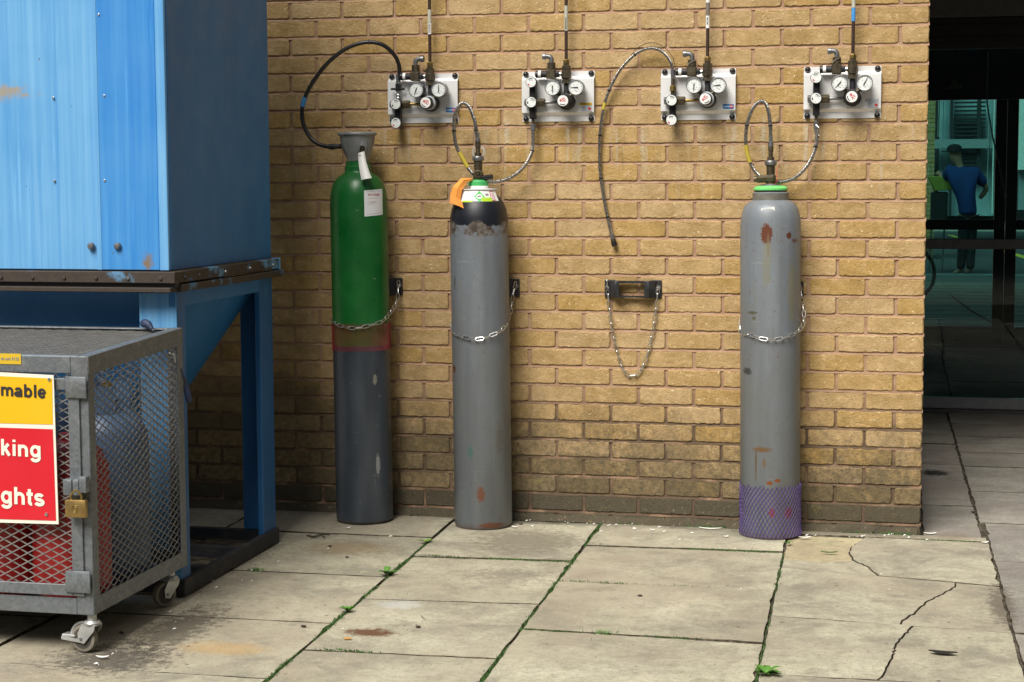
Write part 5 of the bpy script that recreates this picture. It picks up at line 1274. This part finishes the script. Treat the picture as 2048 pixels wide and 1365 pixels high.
pipe(0, 'brown supply pipe with ARGON band above the leftmost panel', [(zp(0, 46), zp(0, 20), 'band_pale'), (zp(0, 69), zp(0, 46.5), 'white')], ('ARGON', zp(0, 47.5), 'print', .0105))
pipe(1, 'brown supply pipe with NITROGEN band above the second panel', [(zp(1, 36), zp(1, 12), 'band_pale'), (zp(1, 62), zp(1, 36.5), 'band_pale')], ('NITROGEN', zp(1, 37), 'print', .0088))
pipe(2, 'brown supply pipe with short white band above the third panel', [(zp(2, 57), zp(2, 32), 'white'), (zp(2, 6), zp(2, -20), 'white'), (zp(2, 31.5), zp(2, 6.5), 'pipe_grey')], ('HELIUM', zp(2, 35), 'print', .0085))
pipe(3, 'brown supply pipe with blue band above the rightmost panel', [(zp(3, 16), zp(3, -20), 'band_pale'), (zp(3, 43), zp(3, 16.5), 'band_blue')])

# ------------------------------------------------------------------ hoses
def hose(label, pts, r, mk, bands=(), ends=(), ties=(), nm='gas_hose'):
    P_ = spline(pts, 8); o = thing(nm, label, 'hose', tuple(P_[0]), group='hoses from the regulator panels')
    MB().tube(P_, r, 12).build('hose', mk, o)
    N_ = len(P_)-1
    for t0, t1, k in bands: MB().tube(P_[int(t0*N_):int(t1*N_)+1], r+.0012, 12).build('band', k, o)
    for t_ in ties: i = int(t_*N_); MB().tube([P_[i], P_[i+1].lerp(P_[i], .3)], r+.0016, 10).build('cable_tie', 'black', o)
    for a_, b_, rr, k in ends: MB().cyl(a_, b_, rr, n=12, bev=.001).build('fitting', k, o)
    return o
vx_ = .0505
A1 = lambda u, v, y: at(u, v, y)
h1s = Vector((PX[0]+vx_, -.040, PZ+.160)); cyx = CYLS[0]
e_ = at(682, 293, cyx[1]); e0 = at(657, 294, cyx[1])
hose('black rubber hose with blue band looping to the green cylinder', [h1s, at(799, 140, -.042), at(795, 122, -.05), at(785, 106, -.06), at(767, 91, -.075), at(745, 85, -.085), at(720, 87, -.095), at(690, 99, -.105), at(660, 122, -.115), at(638, 147, -.12), at(618, 178, -.125), at(607, 205, -.13), at(604, 228, -.13), at(608, 252, -.135), at(621, 276, -.14), at(638, 289, -.145), e0],
     .0085, 'hose_black', [(.665, .715, 'band_blue')], [(e0, e_, .0105, 'black_soft'), (at(660, 294, cyx[1]), at(668, 294, cyx[1]), .0125, 'black'), (e_, e_+Vector((.03, 0, .002)), .007, 'bronze'), (h1s+Vector((0, 0, -.002)), h1s+Vector((0, 0, .038)), .0095, 'chrome')], (.33, .60, .78))
def vt(ci, z_): th = TILT[ci]; return Vector((CYLS[ci][0]+math.sin(th)*z_, CYLS[ci][1]+.0026*z_, z_))
s2_ = Vector((PX[1]+vx_, -.040, PZ-.016)); t2_ = vt(1, 1.555)
hose('braided steel hose with yellow band curling to the black shouldered cylinder', [s2_, at(1066, 285, -.045), at(1062, 310, -.055), at(1046, 336, -.07), at(1020, 356, -.085), at(990, 364, -.098), at(962, 360, -.105), at(942, 344, -.108), at(926, 318, -.11), at(912, 290, -.115), at(908, 255, -.125), at(911, 228, -.135), at(920, 210, -.14), at(930, 207, -.145), at(940, 217, -.147), at(950, 245, -.148), at(953, 268, -.148), t2_],
     .0072, 'braid', [(.435, .50, 'band_yellow')], [(s2_+Vector((0, 0, .006)), s2_+Vector((0, 0, -.022)), .0105, 'grey_metal'), (s2_+Vector((0, 0, -.022)), s2_+Vector((0, 0, -.05)), .0085, 'chrome'), (t2_, t2_+Vector((0, 0, .035)), .0092, 'chrome'), (t2_+Vector((0, 0, -.006)), t2_+Vector((0, 0, .012)), .0105, 'grey_metal')], (.10, .58, .92))
s3_ = Vector((PX[2]+vx_, -.040, PZ+.163))
e3a, e3 = at(1223, 468, -.02), at(1229, 490, -.02)
hose('braided steel hose dangling loose against the bare bricks', [s3_, at(1346, 146, -.042), at(1341, 124, -.045), at(1326, 105, -.045), at(1305, 97, -.045), at(1280, 103, -.042), at(1256, 122, -.038), at(1236, 147, -.035), at(1219, 180, -.03), at(1209, 210, -.026), at(1202, 250, -.022), at(1199, 290, -.018), at(1200, 340, -.016), at(1205, 380, -.016), at(1212, 420, -.017), at(1219, 452, -.019), e3a],
     .0063, 'braid', [(.56, .585, 'band_yellow')], [(e3a, e3a.lerp(e3, .6), .0085, 'grey_metal'), (e3a.lerp(e3, .45), e3a.lerp(e3, .8), .0105, 'bronze'), (e3a.lerp(e3, .7), e3+(e3-e3a)*.12, .0115, 'black'), (s3_+Vector((0, 0, -.002)), s3_+Vector((0, 0, .034)), .0095, 'chrome')], (.34, .50, .66, .78, .90))
s4_ = Vector((PX[3]+vx_, -.040, PZ-.016)); t4_ = vt(2, 1.535)
hose('braided steel hose with yellow band curling to the purple netted cylinder', [s4_, at(1634, 272, -.045), at(1630, 300, -.05), at(1615, 331, -.055), at(1591, 355, -.06), at(1565, 364, -.063), at(1540, 362, -.065), at(1516, 350, -.067), at(1500, 325, -.07), at(1492, 290, -.08), at(1493, 256, -.09), at(1500, 230, -.095), at(1510, 212, -.10), at(1522, 203, -.104), at(1532, 209, -.106), at(1538, 230, -.107), at(1541, 258, -.107), t4_],
     .0072, 'braid', [(.475, .535, 'band_yellow')], [(s4_+Vector((0, 0, .006)), s4_+Vector((0, 0, -.024)), .0105, 'grey_metal'), (s4_+Vector((0, 0, -.024)), s4_+Vector((0, 0, -.045)), .0085, 'chrome'), (t4_, t4_+Vector((0, 0, .03)), .0092, 'chrome'), (t4_+Vector((0, 0, -.012)), t4_+Vector((0, 0, .008)), .0105, 'grey_metal'), (t4_+Vector((0, 0, -.06)), t4_+Vector((0, 0, -.01)), .006, 'bronze')], (.11, .60, .93))
ln = thing('lanyard_wire', 'thin dark wire arching above the loose braided hose', 'wire', tuple(at(1262, 108, -.03)))
MB().tube(spline([at(1262, 110, -.035), at(1280, 93, -.03), at(1305, 86, -.03), at(1328, 95, -.035), at(1345, 115, -.04), at(1351, 140, -.05), at(1350, 160, -.055)], 6), .0013, 5).build('wire', 'twig', ln)
ln2 = thing('safety_clip', 'small steel safety clip on the hose tail of the rightmost panel', 'clip', tuple(at(1640, 262, -.04)))
MB().tube(spline([at(1632, 250, -.056), at(1638, 256, -.062), at(1641, 264, -.06), at(1638, 271, -.056), at(1633, 266, -.056)], 5), .0013, 5).build('wire', 'chrome', ln2)

# ------------------------------------------------------------------ weeds, moss, litter
def weed(u, v, n, size, label, mk='leaf', lean=0.25):
    c_ = gr(u, v); o = thing('weed', label, 'weed', (c_.x, c_.y, 0), group='weeds in the paving joints')
    st_m = MB(); 
    for k in range(n):
        a_ = 2*math.pi*k/n+rnd.uniform(-.4, .4); L_ = size*rnd.uniform(.6, 1.15); el_ = rnd.uniform(.25, .9); wd_ = L_*rnd.uniform(.28, .42)
        d = Vector((math.cos(a_), math.sin(a_), 0)); s_ = Vector((-d.y, d.x, 0)); b_ = bmesh.new(); prv = None
        for i in range(6):
            t_ = i/5; p_ = c_+d*L_*t_*math.cos(el_)+Vector((0, 0, .004+L_*(t_*math.sin(el_)-.55*t_*t_*math.sin(el_)))); w_ = wd_*math.sin(math.pi*min(1, t_*.92+.06))**.8*.5
            q = [b_.verts.new(p_-s_*w_+Vector((0, 0, w_*.35))), b_.verts.new(p_), b_.verts.new(p_+s_*w_+Vector((0, 0, w_*.35)))]
            if prv: b_.faces.new((prv[0], prv[1], q[1], q[0])); b_.faces.new((prv[1], prv[2], q[2], q[1]))
            prv = q
        m_ = MB(); m_.bm.free(); m_.bm = b_; m_.build('leaf', mk, o, 60)
    return o
weed(772, 1151, 9, .055, 'broad leafy weed in the paving joint in front of the green cylinder')
weed(694, 1225, 8, .045, 'small leafy weed beside the brown stain on the paving')
weed(850, 1087, 7, .038, 'pale seedling in the joint near the black shouldered cylinder', 'leaf_pale')
weed(1533, 1352, 16, .055, 'bushy weed in the joint at the bottom edge of the photo')
weed(1578, 1090, 6, .026, 'tiny weed at the foot of the purple net', 'leaf')
def tuft(u, v, n, h, spread, label):
    c_ = gr(u, v); o = thing('grass_tuft', label, 'grass', (c_.x, c_.y, 0), group='grass tufts on the paving'); m_ = MB()
    for k in range(n):
        p_ = c_+Vector((rnd.gauss(0, spread), rnd.gauss(0, .008), -.004)); t_ = p_+Vector((rnd.uniform(-.015, .015), rnd.uniform(-.015, .015), h*rnd.uniform(.5, 1.1)))
        m_.quad(p_-Vector((.0014, 0, 0)), p_+Vector((.0014, 0, 0)), t_+Vector((.0003, 0, 0)), t_-Vector((.0003, 0, 0)))
    m_.build('blades', 'leaf', o, None, kind='stuff')
tuft(511, 1141, 90, .014, .014, 'short grass tuft in the joint beside the hopper base rail')
tuft(1207, 1267, 50, .016, .016, 'small grass tuft on the cross joint in the middle paving')
tuft(1640, 1051, 70, .02, .04, 'green tuft at the wall foot right of the purple net')
tuft(1440, 1047, 60, .016, .035, 'green tuft at the wall foot left of the purple net')
mm = MB()
def mossline(fx_, y0_, y1_, dens, wid=.006, h=.012, gaps=True):
    n = int(abs(y1_-y0_)*dens)
    for k in range(n):
        y = rnd.uniform(y0_, y1_); a_ = mnoise.noise((y*4.0, fx_(y)*7, .3))
        if gaps and a_ < rnd.uniform(-.35, .15): continue
        x = fx_(y)+rnd.gauss(0, wid*(.6+max(0, a_)*1.6)); p_ = Vector((x, y, -.010)); hh = h*rnd.uniform(.5, 1.2)*(1+max(0, a_)*.8)+.006
        t_ = p_+Vector((rnd.gauss(0, .005), rnd.gauss(0, .005), hh)); w_ = rnd.uniform(.001, .0028); an = rnd.uniform(0, 3.14); s_ = Vector((math.cos(an), math.sin(an), 0))*w_
        mm.quad(p_-s_, p_+s_, t_+s_*.5, t_-s_*.5)
mossline(XA, -.3, -2.6, 1500, .0036, .007); mossline(XB, -.03, -2.6, 650, .003, .006); mossline(XC, -.2, -2.6, 260, .0035, .006)
def xl_line(x0_, x1_, yv, dens, h=.009):
    n = int(abs(x1_-x0_)*dens)
    for k in range(n):
        x = rnd.uniform(x0_, x1_); a_ = mnoise.noise((x*5, yv*9, 1.3))
        if a_ < rnd.uniform(-.1, .45): continue
        p_ = Vector((x, yv(x) if callable(yv) else yv+rnd.gauss(0, .003), -.010)); t_ = p_+Vector((rnd.gauss(0, .004), rnd.gauss(0, .004), h*rnd.uniform(.6, 1.3)+.004)); w_ = rnd.uniform(.001, .0025)
        mm.quad(p_-Vector((w_, 0, 0)), p_+Vector((w_, 0, 0)), t_+Vector((w_*.5, 0, 0)), t_-Vector((w_*.5, 0, 0)))
xl_line(-1.85, -1.27, -.755, 1200); xl_line(-1.25, -.5, -.436, 900); xl_line(-1.83, -1.24, -2.09, 1200); xl_line(0.0, .25, -.1, 1500); xl_line(-1.25, -.5, -1.74, 500); xl_line(-1.25, -.48, -1.057, 400)
xl_line(-1.2, -.02, -.022, 900, .016)
mm.build('moss', 'moss', None, None, kind='stuff', label='green moss growing in the paving joints', category='moss')

def flat_leaf(u, v, L_, W_, ang_, mk, label, nm='fallen_leaf', cat='leaf'):
    c_ = gr(u, v); b_ = bmesh.new(); prv = None; d = Vector((math.cos(ang_), math.sin(ang_), 0)); s_ = Vector((-d.y, d.x, 0))
    for i in range(9):
        t_ = i/8-.5; w_ = W_*.5*(math.cos(t_*math.pi))**.7+.0003; p_ = c_+d*L_*t_+Vector((0, 0, .0035+.004*(t_*2)**2))
        q = [b_.verts.new(p_-s_*w_+Vector((0, 0, .002))), b_.verts.new(p_), b_.verts.new(p_+s_*w_+Vector((0, 0, .003)))]
        if prv: b_.faces.new((prv[0], prv[1], q[1], q[0])); b_.faces.new((prv[1], prv[2], q[2], q[1]))
        prv = q
    thicken(b_, .0006); m_ = MB(); m_.bm.free(); m_.bm = b_
    return tag(m_.build(nm, mk, None, 60), label, cat)
flat_leaf(1886, 1309, .085, .030, -.1, 'dead_leaf', 'dark dead leaf lying on the cracked slab at lower right')
flat_leaf(1658, 1108, .062, .012, .08, 'moss', 'olive dead leaf on the rough mortar patch')
flat_leaf(1948, 1027, .03, .022, .5, 'twig', 'brown dead leaf on the grey paving by the wall corner')
def feather(u, v, L_, a_, label, mk='feather_white', wd_=.011):
    return flat_leaf(u, v, L_, wd_, a_, mk, label, 'feather', 'feather')
feather(1420, 1060, .09, .05, 'white and dark feather lying near the wall left of the purple net', wd_=.008)
f_ = [(878, 1028, .03, .9, 'white feather at the wall foot between the left cylinders'), (1638, 1050, .04, 1.9, 'curled white feather at the wall foot right of the purple net'), (1860, 1070, .05, .1, 'white feather scrap at the outer wall corner'),
      (1970, 1088, .03, .4, 'short white feather at the corner of the passage joint'), (1030, 1057, .03, -.2, 'white feather beside the foot of the black shouldered cylinder'), (1610, 1078, .05, .3, 'white feather fluff beside the foot of the purple net'), (1305, 1063, .018, .2, 'white scrap on the paving below the empty bracket'),
      (1452, 1076, .02, .3, 'white scrap left of the purple net'), (205, 1318, .04, .15, 'white scrap on the paving beside the front castor'), (567, 1018, .03, .6, 'white feather at the wall foot beside the hopper leg'), (546, 1085, .02, 1.2, 'white scrap at the foot of the hopper leg'), (696, 1059, .022, .7, 'white scrap in front of the green cylinder'), (757, 1035, .03, 1.3, 'white feather stuck at the green cylinder foot')]
for q in f_: feather(*q)
def pebble(u, v, s_, label, mk='twig', nm='pebble', cat='pebble'):
    c_ = gr(u, v); b_ = bmesh.new(); bmesh.ops.create_icosphere(b_, subdivisions=2, radius=1)
    for vv in b_.verts: vv.co = Vector((vv.co.x*s_*1.5, vv.co.y*s_, vv.co.z*s_*.6))*(1+.25*mnoise.noise(vv.co*1.7+Vector((u, v, 0)))) + c_+Vector((0, 0, s_*.5+.001))
    m_ = MB(); m_.bm.free(); m_.bm = b_; return tag(m_.build(nm, mk, None, 60), label, cat)
pebble(607, 1255, .006, 'brown pellet on the paving left of the leafy weed'); pebble(836, 1256, .006, 'brown pellet right of the brown stain'); pebble(660, 1094, .005, 'dark pebble nearest the twigs in front of the green cylinder')
pebble(694, 1116, .005, 'dark pebble on the tan stained slab in front of the green cylinder'); pebble(1280, 1194, .006, 'flat brown pebble on the middle slab', 'twig'); pebble(1042, 1050, .006, 'small stone at the wall beside the black shouldered cylinder', 'soil'); pebble(1065, 1054, .005, 'pale stone near the wall foot', 'feather_white'); pebble(243, 1268, .006, 'brown crumb on the slab beside the front castor')
def twig(pts, label, r=.0018):
    P_ = [gr(*q)+Vector((0, 0, .004+.003*i % 2)) for i, q in enumerate(pts)]; return tag(MB().tube(P_, r, 5).build('twig', 'twig', None), label, 'twig')
twig([(615, 1073), (632, 1078), (645, 1074), (660, 1076)], 'dark twigs on the slab in front of the green cylinder', .003); twig([(622, 1078), (640, 1071), (650, 1080)], 'crossed twig under the dark twigs by the green cylinder', .0022)
twig([(820, 1034), (830, 1031), (836, 1033)], 'short twig at the wall between the left cylinders'); twig([(1738, 1060), (1745, 1066), (1752, 1072)], 'thin twig at the wall foot near the corner'); twig([(842, 1233), (846, 1240), (850, 1243)], 'thin bent twig on the slab right of the brown stain', .001)
cb_ = gr(695, 1281); tag(MB().cyl(cb_+Vector((-.010, 0, .005)), cb_+Vector((.010, .004, .005)), .0038, n=12).build('cigarette_butt', 'butt', None), 'orange cigarette butt on the slab below the brown stain', 'cigarette butt')
# loose grit, countless
gm = MB()
for k in range(900):
    zone = rnd.random()
    if zone < .4: x, y = rnd.uniform(-2.4, -.02), -abs(rnd.gauss(0, .035))-.012
    elif zone < .75: x, y = rnd.gauss(-2.40, .05), rnd.uniform(-2.45, -.7)
    else: x, y = rnd.uniform(-2.3, .2), rnd.uniform(-2.2, -.1)
    s_ = rnd.uniform(.0008, .0028); p_ = Vector((x, y, .0015)); a_ = rnd.uniform(0, 3.1); u_ = Vector((math.cos(a_), math.sin(a_), 0))*s_; w_ = Vector((-u_.y, u_.x, 0))*.7; tp = gm.bm.verts.new(p_+Vector((0, 0, s_)))
    vs = [gm.bm.verts.new(p_+q) for q in (u_, w_, -u_, -w_)]
    for i in range(4): gm.bm.faces.new((vs[i], vs[(i+1) % 4], tp))
fm = MB()
for k in range(150):
    zone = rnd.random()
    if zone < .6: x, y = rnd.uniform(-2.4, .1), -abs(rnd.gauss(0, .07))-.02
    elif zone < .85: x, y = rnd.gauss(-2.36, .05), rnd.uniform(-2.4, -.6)
    else: x, y = rnd.uniform(-2.2, .2), rnd.uniform(-2.2, -.1)
    a_ = rnd.uniform(0, 3.14); L_ = rnd.uniform(.003, .010); u_ = Vector((math.cos(a_), math.sin(a_), .15))*L_; w_ = Vector((-u_.y, u_.x, .001))*rnd.uniform(.15, .4); p_ = Vector((x, y, .0035))
    fm.quad(p_-u_, p_-w_, p_+u_, p_+w_+Vector((0, 0, L_*.4)))
fm.build('feather_fluff', 'feather_white', None, None, kind='stuff', label='tiny white feather scraps scattered on the paving', category='litter')
gm.build('grit', 'soil', None, None, kind='stuff', label='loose dark grit scattered on the paving', category='grit')
for o in list(bpy.data.objects):
    if '_w' in o: del o['_w']
